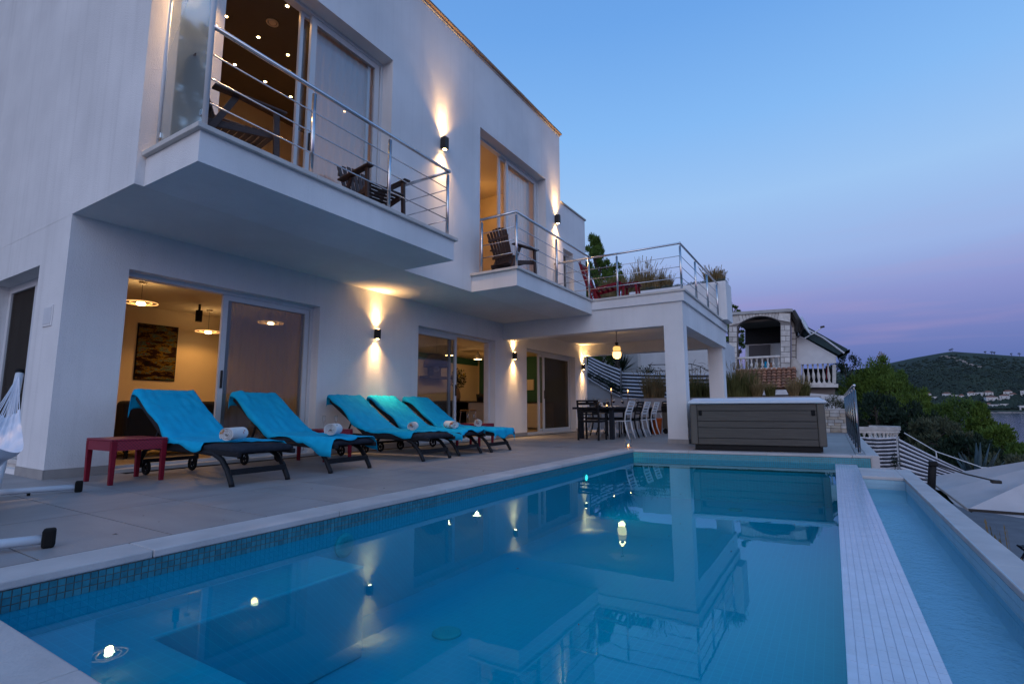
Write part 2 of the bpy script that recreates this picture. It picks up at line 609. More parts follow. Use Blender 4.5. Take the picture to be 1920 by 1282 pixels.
def curve(p0, p1, sag, n=12):
    return [Vector(p0).lerp(Vector(p1), i / n) - Vector((0, 0, sag * 4 * (i / n) * (1 - i / n))) for i in range(n + 1)]

# ---------------------------------------------------------------- ground, sea, hills
SEA_Z = -8.0
def terr_z(x, y):
    d = max(0, x - 8)
    z = -3.05 - .16 * d
    if y > 26:
        z -= min(.12 * (y - 26), 2.2) if x > 1 else 0
    if x < -3 and y > 18:
        z = max(z, -3.05 + min(1, (-3 - x) / 4) * min(4.2, (y - 18) * .5 + 2.9))
    if x < -13:
        z += min(6, (-13 - x) * .25)
    if y > 55:
        z -= (y - 55) * .1
    if y < -6:
        z -= (-6 - y) * .1
    return max(z, -14)
g = MB()
xs = [-400, -200, -120, -70, -45] + [-30 + 3 * i for i in range(27)] + [60, 90, 150, 300, 700]
ys = [-400, -150, -60, -25, -10] + [-4 + 3 * i for i in range(28)] + [95, 120, 160, 220, 400]
idx = {}
for i, x in enumerate(xs):
    for j, y in enumerate(ys):
        idx[i, j] = len(g.v)
        g.v.append((x, y, terr_z(x, y)))
for i in range(len(xs) - 1):
    for j in range(len(ys) - 1):
        if -13.2 <= xs[i] and xs[i + 1] <= 3.2 and -4 <= ys[j] and ys[j + 1] <= 16:
            pass
        g.f.append((idx[i, j], idx[i + 1, j], idx[i + 1, j + 1], idx[i, j + 1]))
struct(g.build('ground', mat('earth', (.055, .052, .03), .95, col2=(.035, .04, .018), vscale=.6, bump=.6, bscale=6, detail=8)))

m, nt, b = newmat('sea_water')
b.inputs['Base Color'].default_value = (.012, .035, .075, 1)
b.inputs['Roughness'].default_value = .12
b.inputs['IOR'].default_value = 1.33
_tc = nt.nodes.new('ShaderNodeTexCoord')
_n = nt.nodes.new('ShaderNodeTexNoise')
_n.inputs['Scale'].default_value = .25
_n.inputs['Detail'].default_value = 4
nt.links.new(_tc.outputs['Object'], _n.inputs[0])
_b = nt.nodes.new('ShaderNodeBump')
_b.inputs['Strength'].default_value = .5
_b.inputs['Distance'].default_value = 1.0
nt.links.new(_n.outputs[0], _b.inputs['Height'])
nt.links.new(_b.outputs[0], b.inputs['Normal'])
struct(MB().add([(-4000, -3000, SEA_Z), (4000, -3000, SEA_Z), (4000, 6000, SEA_Z), (-4000, 6000, SEA_Z)], [(0, 1, 2, 3)]).build('sea', 'sea_water'))

# ---------------------------------------------------------------- pool
WZ = -0.135
PXL, PXR = -3.07, -0.02          # left wall, inner weir edge
PY0 = 0.673
A10 = math.tan(RAD(10))
def fary(x):
    return 9.088 + (x - PXL) * A10
FLOOR, SHELF = -0.80, -0.26
emit('pool_lamp', (1, 1, .9), 1.6)
basin = MB()
ya, yb = fary(PXL), fary(PXR)
basin.add([(PXL, PY0, FLOOR), (PXR, PY0, FLOOR), (PXR, yb, FLOOR), (PXL, ya, FLOOR), (PXL, PY0, -.05), (PXR, PY0, -.05), (PXR, yb, -.05), (PXL, ya, -.05),
           (PXR, PY0, WZ - .01), (PXR, yb, WZ - .01)],
          [(0, 1, 2, 3), (0, 4, 7, 3), (0, 1, 5, 4), (3, 2, 6, 7), (1, 2, 9, 8)])
m, nt, b = newmat('pool_liner')
N, L = nt.nodes, nt.links
b.inputs['Roughness'].default_value = .35
tc = N.new('ShaderNodeTexCoord')
br = N.new('ShaderNodeTexBrick')
br.offset = 0
br.inputs['Scale'].default_value = 1
br.inputs['Brick Width'].default_value = .05
br.inputs['Row Height'].default_value = .05
br.inputs['Mortar Size'].default_value = .0022
br.inputs['Color1'].default_value = (.003, .33, .45, 1)
br.inputs['Color2'].default_value = (.004, .355, .475, 1)
br.inputs['Mortar'].default_value = (.015, .42, .53, 1)
sp = N.new('ShaderNodeSeparateXYZ')
L.new(tc.outputs['Object'], sp.inputs[0])
ad = N.new('ShaderNodeMath')
L.new(sp.outputs['Y'], ad.inputs[0])
L.new(sp.outputs['Z'], ad.inputs[1])
cb = N.new('ShaderNodeCombineXYZ')
L.new(sp.outputs['X'], cb.inputs['X'])
L.new(ad.outputs[0], cb.inputs['Y'])
L.new(cb.outputs[0], br.inputs[0])
L.new(br.outputs[0], b.inputs['Base Color'])
basin_o = struct(basin.build('pool_basin', 'pool_liner'))
# bathing shelf along the near left corner
MB().add([], []).prism([(PXL + .002, PY0 + .002), (-.1, PY0 + .002), (-.1, 1.21), (-2.59, 1.21), (-2.59, 2.42), (PXL + .002, 2.42)], FLOOR + .002, SHELF).build('bathing_shelf', 'pool_liner', basin_o, bevel=.012)
dr = MB().lathe([(0, 0), (.10, 0), (.10, .012), (.085, .02), (.02, .02), (.015, .012), (0, .012)], 24, (-2.35, 2.95, FLOOR))
dr.build('floor_drain', 'pool_fitting', basin_o, smooth=False)
dr2 = MB().lathe([(0, 0), (.10, 0), (.10, .012), (.085, .02), (.02, .02), (.015, .012), (0, .012)], 24, (-1.35, 8.6, FLOOR))
dr2.build('floor_drain', 'pool_fitting', basin_o)
for yy in (2.66, 6.95):
    li = MB()
    li.lathe([(0, 0), (.085, 0), (.085, .012), (.065, .022), (0, .022)], 24)
    o = li.build('pool_light', 'pool_fitting', basin_o)
    o.matrix_parent_inverse = Matrix.Identity(4)
    o.location = (PXL + .001, yy, -.25)
    o.rotation_euler = (0, RAD(90), 0)
    q = MB().lathe([(0, .0215), (.045, .0215), (.043, .026), (0, .027)], 20).build('lens', 'pane' if yy < 4 else 'pool_lamp', None)
    q.parent = o
light('SPOT', (PXL + .10, 6.95, -.30), 7, (.45, 1.0, .80), .08, (0, RAD(-90), RAD(35)), spot_size=RAD(150), spot_blend=.6)

# waterline mosaic: nearest squares one by one, the rest as one band
ts, gp = .0272, .0038
pitch = ts + gp
tile_me = [MB().box(0, .004, 0, ts, 0, ts).mesh('mosaic_tile', mm) for mm in ('mosaic_a', 'mosaic_c')]
ZB = -.042
for r in range(4):
    pass
band = struct(MB().box(PXL - .03, PXL + .0006, PY0, ya, -.136, -.0401).build('waterline_band', 'mosaic_grout'))
rest = MB()
for i in range(int((ya - PY0) / pitch)):
    for r in range(3):
        y0, z0 = PY0 + .002 + i * pitch, ZB - (r + 1) * pitch
        if i < 100:
            o = bpy.data.objects.new('mosaic_tile', tile_me[rnd.random() < .35])
            COL.objects.link(o)
            o.location = (PXL, y0, z0)
            o.parent = band
        else:
            rest.box(PXL, PXL + .004, y0, y0 + ts, z0, z0 + ts)
tag(rest.build('mosaic_squares', 'mosaic_a', band), None, kind='stuff')
fb = MB()
u = Vector((math.cos(RAD(10)), math.sin(RAD(10)), 0))
nrm = Vector((u.y, -u.x, 0))
flen = (0.447 - PXL) / u.x
p0f = Vector((PXL, ya, 0))
fb_o = struct(MB().extrude([p0f + nrm * -.03 + Vector((0, 0, -.30)), p0f + nrm * .0006 + Vector((0, 0, -.30)), p0f + nrm * .0006 + Vector((0, 0, -.0401)), p0f + nrm * -.03 + Vector((0, 0, -.0401))], u * flen).build('far_waterline_band', 'mosaic_grout'))
for i in range(int(flen / pitch)):
    for r in range(6):
        a = p0f + u * (i * pitch + .002) + Vector((0, 0, ZB - (r + 1) * pitch)) + nrm * .0006
        fb.extrude([a, a + u * ts, a + u * ts + Vector((0, 0, ts)), a + Vector((0, 0, ts))], nrm * .004)
tag(fb.build('mosaic_squares', 'mosaic_b', fb_o), None, kind='stuff')

# water surface
m, nt, b = newmat('pool_water')
N, L = nt.nodes, nt.links
N.remove(b)
tr = N.new('ShaderNodeBsdfTransparent')
tr.inputs[0].default_value = (.05, .90, .97, 1)
gl = N.new('ShaderNodeBsdfGlossy')
gl.inputs['Roughness'].default_value = .012
gl.inputs['Color'].default_value = (.46, .84, 1, 1)
fr = N.new('ShaderNodeFresnel')
two_sided(nt, fr, 1.31)
mx = N.new('ShaderNodeMixShader')
tc = N.new('ShaderNodeTexCoord')
n1 = N.new('ShaderNodeTexNoise')
n1.inputs['Scale'].default_value = 2.6
n1.inputs['Detail'].default_value = 3
n2 = N.new('ShaderNodeTexNoise')
n2.inputs['Scale'].default_value = 16
n2.inputs['Detail'].default_value = 2
L.new(tc.outputs['Object'], n1.inputs[0])
L.new(tc.outputs['Object'], n2.inputs[0])
am = N.new('ShaderNodeMath')
am.operation = 'MULTIPLY_ADD'
am.inputs[1].default_value = .10
L.new(n2.outputs[0], am.inputs[0])
L.new(n1.outputs[0], am.inputs[2])
bp = N.new('ShaderNodeBump')
bp.inputs['Strength'].default_value = .016
bp.inputs['Distance'].default_value = .03
L.new(am.outputs[0], bp.inputs['Height'])
L.new(bp.outputs[0], gl.inputs['Normal'])
L.new(bp.outputs[0], fr.inputs['Normal'])
L.new(fr.outputs[0], mx.inputs[0])
L.new(tr.outputs[0], mx.inputs[1])
L.new(gl.outputs[0], mx.inputs[2])
L.new(mx.outputs[0], N['Material Output'].inputs[0])
struct(MB().add([(PXL, PY0, WZ), (PXR, PY0, WZ), (PXR, yb, WZ), (PXL, ya, WZ)], [(0, 1, 2, 3)]).build('pool_water', 'pool_water'))

# overflow weir with its tile rows, catch trough and outer coping
WX1 = .262
weir = struct(MB().box(PXR, WX1, PY0 - .5, fary(0), -1.0, WZ - .006).build('overflow_weir', 'weir_grout'))
wt = MB()
ni = int((fary(0) - PY0 + .5) / .0475)
row_me = [MB().box(0, .0298, 0, .0466, 0, .0022).mesh('weir_tile', 'weir_tile')]
cnt = 0
for i in range(ni):
    for r in range(9):
        x0, y0 = PXR + .001 + r * .0313, PY0 - .49 + i * .0475
        if 1.9 < y0 < 3.5:
            o = bpy.data.objects.new('weir_tile', row_me[0])
            COL.objects.link(o)
            o.location = (x0, y0, WZ - .006 + rnd.uniform(0, .0006))
            o.rotation_euler = (rnd.uniform(-.01, .01), rnd.uniform(-.012, .012), 0)
            o.parent = weir
        else:
            wt.box(x0, x0 + .0298, y0, y0 + .0466, WZ - .006, WZ - .0038 + rnd.uniform(0, .0006))
tag(wt.build('weir_tiles', 'weir_tile', weir), None, kind='stuff')
TY = 8.25
TXI, TXO = .717, .872
TROF_Z = -.31
mat('trough_liner', (.34, .54, .64), .4, var=.12, vscale=4)
tr_o = struct(MB().add([(WX1 + .003, -.5, -.46), (TXI, -.5, -.46), (TXI, TY, -.46), (WX1 + .003, TY, -.46), (WX1 + .003, -.5, -.15), (TXI, -.5, -.15), (TXI, TY, -.15), (WX1 + .003, TY, -.15)],
         [(0, 1, 2, 3), (0, 3, 7, 4), (1, 2, 6, 5), (3, 2, 6, 7)]).build('catch_trough', 'trough_liner'))
tm = MB()
for i in range(int(TY / .05)):
    for r in range(5):
        tm.box(TXI - .0045, TXI, i * .05, i * .05 + .0455, -.19 - (r + 1) * .05 + .045, -.19 - r * .05 + .0405)
for i in range(9):
    for r in range(5):
        tm.box(WX1 + .004 + i * .05, WX1 + .0495 + i * .05, TY - .0045, TY, -.19 - (r + 1) * .05 + .045, -.19 - r * .05 + .0405)
tag(tm.build('mosaic_squares', 'trough_liner', tr_o), None, kind='stuff')
nt2 = MATS['pool_water'].copy()
MATS['trough_water'] = nt2
for n in nt2.node_tree.nodes:
    if n.type == 'BUMP':
        n.inputs['Strength'].default_value = .3
    if n.type == 'TEX_NOISE' and n.inputs['Scale'].default_value > 10:
        n.inputs['Scale'].default_value = 75
    if n.type == 'TEX_NOISE' and n.inputs['Scale'].default_value < 10:
        n.inputs['Scale'].default_value = 18
    if n.type == 'MATH':
        n.inputs[1].default_value = .5
    if n.type == 'BSDF_TRANSPARENT':
        n.inputs[0].default_value = (.7, .9, .95, 1)
struct(MB().add([(WX1, -.5, TROF_Z), (TXI, -.5, TROF_Z), (TXI, TY, TROF_Z), (WX1, TY, TROF_Z)], [(0, 1, 2, 3)]).build('trough_water', 'trough_water'))
tw = struct(MB().box(TXI + .001, TXO - .02, -.5, 9.3, -3.05, -.191).box(WX1, TXI, TY + .001, 9.3, -3.05, -.191).build('trough_wall', 'plaster'))
yy = -.5
k = 0
while yy < 9.3:
    y2 = min(yy + 1.5, 9.32)
    MB().box(TXI - .012, TXO, yy + .001, y2 - .001, -.19, -.15).build('coping_stone', 'coping', tw, bevel=.006)
    yy += 1.5
MB().box(WX1 + .004, TXI - .0125, TY - .012, 9.32, -.19, -.15).build('coping_stone', 'coping', tw, bevel=.006)

# near deck, coping stones round the pool
struct(MB().box(-3.6, PXR - .002, -3.5, PY0 - .29, -1.2, -.012).build('near_deck', 'coping'))
cop = struct(MB().box(-3.335, PXL - .001, -3, ya + .2, -.9, -.0402).box(PXL - .001, .46, -.2, PY0 - .001, -.9, -.0402).build('pool_wall', 'concrete'))
yy = -2.2
while yy < ya:
    y2 = min(yy + 1.2, ya)
    if y2 - yy > .1:
        MB().box(-3.335, PXL + .012, yy + .0015, y2 - .0015, -.04, 0).build('coping_stone', 'coping', cop, bevel=.007)
    yy += 1.2
xx = PXL + .014
while xx < .4:
    x2 = min(xx + 1.2, .45)
    MB().box(xx + .0015, x2 - .0015, PY0 - .29, PY0 + .012, -.04, 0).build('coping_stone', 'coping', cop, bevel=.007)
    xx += 1.2
t = 0
cw = .17
p0f = Vector((-3.335, fary(-3.335), 0))
flen2 = (.46 + 3.335) / u.x
while t < flen2:
    t2 = min(t + 1.2, flen2)
    a = p0f + u * (t + .0015) + nrm * .012
    b_ = p0f + u * (t2 - .0015) + nrm * .012
    MB().extrude([a - Vector((0, 0, .04)), b_ - Vector((0, 0, .04)), b_ - nrm * cw - Vector((0, 0, .04)), a - nrm * cw - Vector((0, 0, .04))], (0, 0, .04)).build('coping_stone', 'coping', cop, bevel=.007)
    t = t2

# ---------------------------------------------------------------- terrace paving
tf = MB()
tf.prism([(-7.1, -3), (-3.336, -3), (-3.336, fary(-3.335) + cw), (.40, fary(.40) + cw), (.40, 18.2), (-14, 18.2), (-14, -3)], -1.2, -.0125)
terrace = struct(tf.build('terrace_floor', 'grout'))
from math import floor as fl
TX, TYL = 1.2, .6
tiles = {}
def tile_mesh(w, l, mm):
    key = (round(w, 4), round(l, 4), mm)
    if key not in tiles:
        tiles[key] = MB().box(0, w, 0, l, 0, .012).mesh('paving_tile', mm)
    return tiles[key]
def clip_poly(poly, inside, inter):
    out = []
    for i in range(len(poly)):
        p, q = poly[i - 1], poly[i]
        if inside(p) != inside(q):
            out.append(inter(p, q))
        if inside(q):
            out.append(q)
    return out
ntile = 0
for j in range(-5, 31):
    for i in range(-9, 4):
        x0, y0 = -3.337 + i * TX, 1.02 + j * TYL
        x1, y1 = x0 + TX, y0 + TYL
        x0, y0, x1, y1 = x0 + .0042, y0 + .0042, x1 - .0042, y1 - .0042
        if x1 < -13 or y1 < -2.5 or y0 > 18.15 or x0 > .4:
            continue
        y1 = min(y1, 18.19)
        x1 = min(x1, .395)
        mm = 'terrace_tile' if rnd.random() < .55 else 'terrace_tile_b'
        lx = fary
        if x0 > -3.336 or x1 > -3.336:
            off = cw + .002
            poly = [(x0, y0), (x1, y0), (x1, y1), (x0, y1)]
            poly = clip_poly(poly, lambda p: p[1] >= fary(p[0]) + off,
                             lambda p, q: (lambda t: (p[0] + (q[0] - p[0]) * t, p[1] + (q[1] - p[1]) * t))(((fary(p[0]) + off) - p[1]) / ((q[1] - p[1]) - (fary(q[0]) - fary(p[0])))))
            if len(poly) < 3:
                continue
            area = abs(sum(poly[k - 1][0] * poly[k][1] - poly[k][0] * poly[k - 1][1] for k in range(len(poly)))) / 2
            if area < .004:
                continue
            MB().prism(poly, -.012, 0).build('paving_tile', mm, terrace)
        else:
            if x1 > -7.1 and x0 < -7.1 and y1 > 2.13:
                pass
            if x0 < -7.45 and y0 > 2.3 and y1 < 16.6:
                continue
            o = bpy.data.objects.new('paving_tile', tile_mesh(x1 - x0, y1 - y0, mm))
            COL.objects.link(o)
            o.location = (x0, y0, -.012 + rnd.uniform(-.0006, .0006))
            o.parent = terrace
        ntile += 1
# ---------------------------------------------------------------- the villa
XF, XU, XB = -7.10, -5.62, -4.62       # ground floor wall, upper wall, balcony front
YL, YE = 2.13, 11.52
ZS, ZF = 2.905, 3.25                   # soffit, upper floor
villa = thing('villa', 'white rendered two-storey house with two balconies and a covered dining terrace', 'house', (-9.5, 7.5, 0))
D1, D2, D3 = (2.725, 5.469, .04, 2.412), (7.873, 10.722, .04, 2.43), (12.29, 15.48, .04, 2.40)
MB().wallx(XF, -7.45, YL, 16.42, 0, ZS, [D1, D2, D3]).build('ground_floor_wall', 'plaster', villa)
LD = (-9.75, -7.93, .06, 2.44)
UD1, UD2 = (2.86, 5.50, ZF, 6.29), (7.93, 10.72, ZF, 6.34)
MB().wally(YL, YL + .34, -14, XF - .351, 0, ZS, [LD]).build('side_wall', 'plaster_side', villa)
MB().wally(YL - .001, YL + .339, XF - .351, XF - .0005, .0, ZS).build('corner_pier', 'plaster_side', villa)
# upper storey
MB().wallx(XU, XU - .35, YL, YE, ZS + .001, 7.83, [UD1, UD2]).build('upper_wall', 'plaster', villa)
MB().wally(YL - .0015, YL + .3385, -14, XU - .3505, ZS + .001, 7.83).build('upper_side_wall', 'plaster_side', villa)
MB().box(XU - .3505, XU - .002, YL - .0015, YL + .0, ZS + .001, 7.83).build('upper_corner_face', 'plaster_side', villa)
MB().wally(YE - .33, YE + .0012, -14, XU - .3505, ZF, 7.83).build('upper_end_wall', 'plaster', villa)
MB().box(-14, XU - .001, YL + .0008, YE - .002, ZS, ZF - .13).build('soffit_slab', 'soffit', villa)
# roof with its thin tiled edge
rf = MB().box(-14, XU + .02, YL - .02, YE + .02, 7.831, 7.87).build('roof', 'concrete', villa)
mat('roof_tile', (.36, .25, .17), .85, col2=(.27, .19, .135), vscale=6, bump=.3, bscale=30, orand=.05)
yy = YL - .05
rt = MB().box(0, .34, 0, .2145, 0, .042).mesh('roof_tile', 'roof_tile')
while yy < YE:
    o = bpy.data.objects.new('roof_tile', rt)
    COL.objects.link(o)
    attach(o, rf)
    o.location = (XU - .28 + rnd.uniform(-.002, .002), yy, 7.872 + rnd.uniform(0, .002))
    o.rotation_euler = (rnd.uniform(-.008, .008), rnd.uniform(-.006, .006), rnd.uniform(-.008, .008))
    yy += .2155
xx = XU - .62
rt2 = MB().box(0, .21, 0, .34, 0, .042).mesh('roof_tile', 'roof_tile')
while xx > -12:
    o = bpy.data.objects.new('roof_tile', rt2)
    COL.objects.link(o)
    attach(o, rf)
    o.location = (xx, YL - .06 + rnd.uniform(-.006, .006), 7.872 + rnd.uniform(0, .006))
    o.rotation_euler = (rnd.uniform(-.015, .015), rnd.uniform(-.02, .02), rnd.uniform(-.02, .02))
    xx -= .2155
# set-back stair volume
LD2 = (11.66, 12.28, ZF, 4.84)
MB().wallx(XU - .004, XU - .30, YE + .002, 13.08, ZF - .1, 6.02, [LD2]).build('stair_volume_wall', 'plaster', villa)
MB().wally(12.78, 13.0788, -9, XU - .3005, ZF - .1, 6.02).build('stair_volume_end', 'plaster', villa)
MB().box(-9, XU + .03, YE + .002, 13.12, 6.021, 6.065).build('stair_volume_coping', 'concrete', villa, bevel=.006)
sd = MB().wallx(XU - .2, XU - .24, LD2[0], LD2[1], ZF, LD2[3], [(LD2[0] + .06, LD2[1] - .06, ZF + .08, LD2[3] - .06)]).build('terrace_door', 'alu', villa)
MB().box(XU - .225, XU - .219, LD2[0] + .06, LD2[1] - .06, ZF + .08, LD2[3] - .06).build('pane', 'pane_dim', sd)
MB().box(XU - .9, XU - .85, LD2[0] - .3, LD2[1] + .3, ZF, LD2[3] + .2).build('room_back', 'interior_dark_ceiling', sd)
# skirting tiles along the foot of the walls
for (a, b) in ((YL, D1[0]), (D1[1], D2[0]), (D2[1], D3[0]), (D3[1], 16.42)):
    y = a
    while y < b - .01:
        y2 = min(y + .6, b)
        MB().box(XF + .0005, XF + .012, y + .001, y2 - .001, .0, .10).build('skirting_tile', 'skirting', villa)
        y = y2
x = XF + .012
while x > -7.9:
    x2 = max(x - .45, -7.92)
    MB().box(x2 + .001, x - .001, YL - .0125, YL - .0015, 0, .10).build('skirting_tile', 'skirting', villa)
    x = x2 if x2 > -7.9 else -99
# meter box lid on the side wall
mb_ = MB().box(-7.60, -7.33, YL - .012, YL - .0012, 1.66, 1.90).build('meter_box', 'plaster_side', villa, bevel=.003)
MB().box(-7.575, -7.355, YL - .016, YL - .0125, 1.685, 1.875).build('lid', 'alu', mb_, bevel=.002)
MB().lathe([(0, 0), (.008, 0), (.008, .006), (0, .006)], 10).build('lock', 'dark_metal', mb_).location = (0, 0, 0)
lk = [o for o in mb_.children if o.name.startswith('lock')][0]
lk.matrix_parent_inverse = villa.matrix_basis.inverted()
lk.location = (-7.46, YL - .016, 1.74)
lk.rotation_euler = (RAD(90), 0, 0)

# balconies
def balcony(y0, y1, y1c):
    bo = MB().box(XU + .001, XB, y0, y1, ZS - .0008, 3.20).build('balcony', 'plaster', villa)
    MB().box(XU + .002, XB - .02, y0 + .02, y1 - .02, 3.2005, 3.222).build('balcony_floor', 'terrace_tile', bo)
    cx = XB - .11
    n = 3
    for k in range(n):
        a, b = y0 - .045 + (y1c - y0 + .045) * k / n, y0 - .045 + (y1c - y0 + .045) * (k + 1) / n
        MB().box(cx, XB + .045, a + .0012, b - .0012, 3.201, 3.25).build('cap_stone', 'capstone', bo, bevel=.006)
    MB().box(XU + .002, cx - .002, y0 - .045, y0 + .11, 3.201, 3.25).build('cap_stone', 'capstone', bo, bevel=.006)
    return bo, cx
b1, cx = balcony(2.21, 5.86, 5.905)
MB().box(XU + .002, cx - .002, 5.75, 5.905, 3.201, 3.25).build('cap_stone', 'capstone', b1, bevel=.006)
b2, cx = balcony(7.67, 11.1, 11.12)

def railing(name, pts, posts, parent, z0, zr=4.28, wires=(3.52, 3.76, 4.0), slot=.035):
    """stainless railing along pts [(x,y),...]; posts at given points"""
    r = bpy.data.objects.new(name, None)
    COL.objects.link(r)
    r.location = (pts[0][0], pts[0][1], z0)
    attach(r, parent)
    r.matrix_parent_inverse = parent.matrix_basis.inverted()
    hb = MB()
    for a, b in zip(pts, pts[1:]):
        d = (Vector(b) - Vector(a)).normalized() * .02
        hb.tube([(a[0] - d.x, a[1] - d.y, zr), (b[0] + d.x, b[1] + d.y, zr)], .024, 12)
    hb.build('handrail', 'steel', r, smooth=True)
    for zz in wires:
        wb = MB()
        for a, b in zip(pts, pts[1:]):
            wb.tube([(a[0], a[1], zz), (b[0], b[1], zz)], .008, 6)
        wb.build('wire', 'steel', r, smooth=True)
    for p in posts:
        pb = MB().tube([(p[0], p[1], z0), (p[0], p[1], zr - .065)], .024, 12)
        pb.tube([(p[0], p[1], zr - .066), (p[0], p[1], zr - .018)], .007, 8)
        po = pb.build('post', 'steel', r, smooth=True)
        MB().lathe([(0, 0), (.04, 0), (.04, .006), (.022, .01), (0, .01)], 16, (p[0], p[1], z0 + .0005)).build('flange', 'steel', po)
        for zz in wires:
            MB().tube([(p[0] + .0215, p[1], zz), (p[0] + .028, p[1], zz)], .006, 8).build('grommet', 'steel', po)
    return r
RX = -4.68
railing('balcony_railing', [(RX, 2.30), (RX, 5.79), (XU + .01, 5.79)], [(RX, 3.403), (RX, 4.57), (RX, 5.767)], villa, 3.25)
railing('balcony_railing', [(XU + .16, 7.755), (RX, 7.755), (RX, 11.09)], [(XU + .17, 7.755), (RX, 7.757), (RX, 9.375), (RX, 11.065)], villa, 3.25, 4.31, (3.55, 3.79, 4.03))
railing('roof_terrace_railing', [(XU + .03, 11.12), (-2.565, 11.12), (-2.565, 15.45)],
        [(XU + .05, 11.12), (-4.0, 11.12), (-2.567, 11.12), (-2.565, 12.55), (-2.565, 13.92), (-2.565, 15.3)], villa, 3.25, 4.28, (3.52, 3.76, 4.0))
# frosted wind screen at the left end of the first balcony
ws = bpy.data.objects.new('wind_screen', None)
COL.objects.link(ws)
ws.location = (-5.1, 2.27, 3.25)
attach(ws, villa)
ws.matrix_parent_inverse = villa.matrix_basis.inverted()
MB().tube([(XU + .08, 2.27, 3.25), (XU + .08, 2.27, 5.02)], .022, 12).build('post', 'alu', ws, smooth=True)
MB().tube([(RX, 2.27, 3.25), (RX, 2.27, 5.9)], .024, 12).build('post', 'alu', ws, smooth=True)
MB().box(XU + .12, RX - .04, 2.266, 2.275, 3.27, 5.9).build('glass_panel', 'frosted', ws)
for zz in (3.42, 4.98):
    MB().box(XU + .085, XU + .15, 2.25, 2.29, zz - .03, zz + .03).build('clamp', 'steel', ws, bevel=.006)
    MB().box(RX - .07, RX - .01, 2.25, 2.29, zz - .03, zz + .03).build('clamp', 'steel', ws, bevel=.006)

# covered dining terrace
MB().box(-7.099, -2.565, 11.075, 11.40, 2.50, 2.999).build('beam', 'plaster', villa)
MB().box(-2.89, -2.5655, 11.401, 16.05, 2.502, 2.9985).build('beam', 'plaster', villa)
MB().box(-7.099, -2.5652, 16.051, 16.40, 2.50, 2.9985).build('beam', 'plaster', villa)
MB().box(-7.0985, -2.892, 11.402, 16.049, 2.86, 2.9984).build('ceiling', 'soffit', villa)
MB().box(-7.4, -2.515, 11.03, 16.45, 3.0, 3.2).build('roof_terrace_slab', 'plaster', villa)
MB().box(-7.4, -2.66, 11.15, 16.44, 3.2005, 3.235).build('roof_terrace_paving', 'terrace_tile', villa)
for k in range(2):
    MB().box(-4.574 + k * 1.04 + .001, -4.574 + (k + 1) * 1.04 - .001, 11.0, 11.14, 3.201, 3.25).build('cap_stone', 'capstone', villa, bevel=.006)
for k in range(4):
    MB().box(-2.63, -2.475, 11.0 + k * 1.12 + .001 if k else 11.001, 11.0 + (k + 1) * 1.12 - .001, 3.2015, 3.2505).build('cap_stone', 'capstone', villa, bevel=.006)
for (x0, x1, y0, y1) in ((-2.975, -2.566, 11.0765, 11.38), (-3.03, -2.62, 15.98, 16.38)):
    c = MB().box(x0, x1, y0, y1, 0, 2.4995).build('column', 'plaster', villa)
    for (a, b, cc, d) in ((x0 - .011, x1 + .011, y0 - .011, y0 - .0005), (x1 + .0005, x1 + .011, y0, y1), (x0 - .011, x0 - .0005, y0, y1)):
        MB().box(a, b, cc, d, 0, .09).build('skirting_tile', 'skirting', c)
# planting trough on the roof terrace
pl = MB().wally(15.5, 16.44, -5.2, -2.35, 3.236, 4.36).build('roof_planter', 'plaster', villa)
MB().box(-5.15, -2.40, 15.55, 16.40, 4.3605, 4.375).build('soil_bed', 'soil', villa)

# ---------------------------------------------------------------- doors and windows
def leaf(parent, name, x, y0, y1, z0, z1, fm, pm, fw=.075, th=.045, handle=None):
    o = MB().wallx(x, x - th, y0, y1, z0, z1, [(y0 + fw, y1 - fw, z0 + fw, z1 - fw)]).build(name, fm, parent)
    MB().box(x - th / 2 - .004, x - th / 2 + .004, y0 + fw, y1 - fw, z0 + fw, z1 - fw).build('pane', pm, o)
    if handle is not None:
        MB().box(x + .001, x + .03, handle - .012, handle + .012, z0 + .95, z0 + 1.2).build('handle', 'dark_metal', o, bevel=.004)
    return o
def frame(parent, name, x, y0, y1, z0, z1, m='alu', w=.05, d=.12):
    return MB().wallx(x, x - d, y0, y1, z0, z1, [(y0 + w, y1 - w, z0 + .03, z1 - w)]).build(name, m, parent)
xd = -7.27
frame(villa, 'door_frame', xd, D1[0], D1[1], D1[2], D1[3])
leaf(villa, 'sliding_door', xd - .025, 3.98, 5.41, .075, 2.36, 'alu', 'pane_clear', handle=4.02)
leaf(villa, 'sliding_door', xd - .075, 4.06, 5.40, .075, 2.36, 'alu_grey', 'pane_clear', handle=None)
frame(villa, 'door_frame', xd, D2[0], D2[1], D2[2], D2[3])
leaf(villa, 'sliding_door', xd - .025, 7.93, 9.40, .075, 2.38, 'alu', 'pane_clear', handle=9.36)
leaf(villa, 'sliding_door', xd - .075, 7.95, 9.25, .075, 2.38, 'alu_grey', 'pane_clear')
frame(villa, 'door_frame', xd, D3[0], D3[1], D3[2], D3[3])
leaf(villa, 'sliding_door', xd - .025, 13.62, 15.42, .075, 2.35, 'alu', 'insect_screen', handle=13.66)
leaf(villa, 'sliding_door', xd - .075, 13.40, 15.40, .075, 2.35, 'alu', 'pane')
for (a, b) in ((D1[0], D1[1]), (D2[0], D2[1]), (D3[0], D3[1])):
    MB().box(XF - .36, XF + .02, a + .001, b - .001, 0.0005, .039).build('threshold', 'capstone', villa)
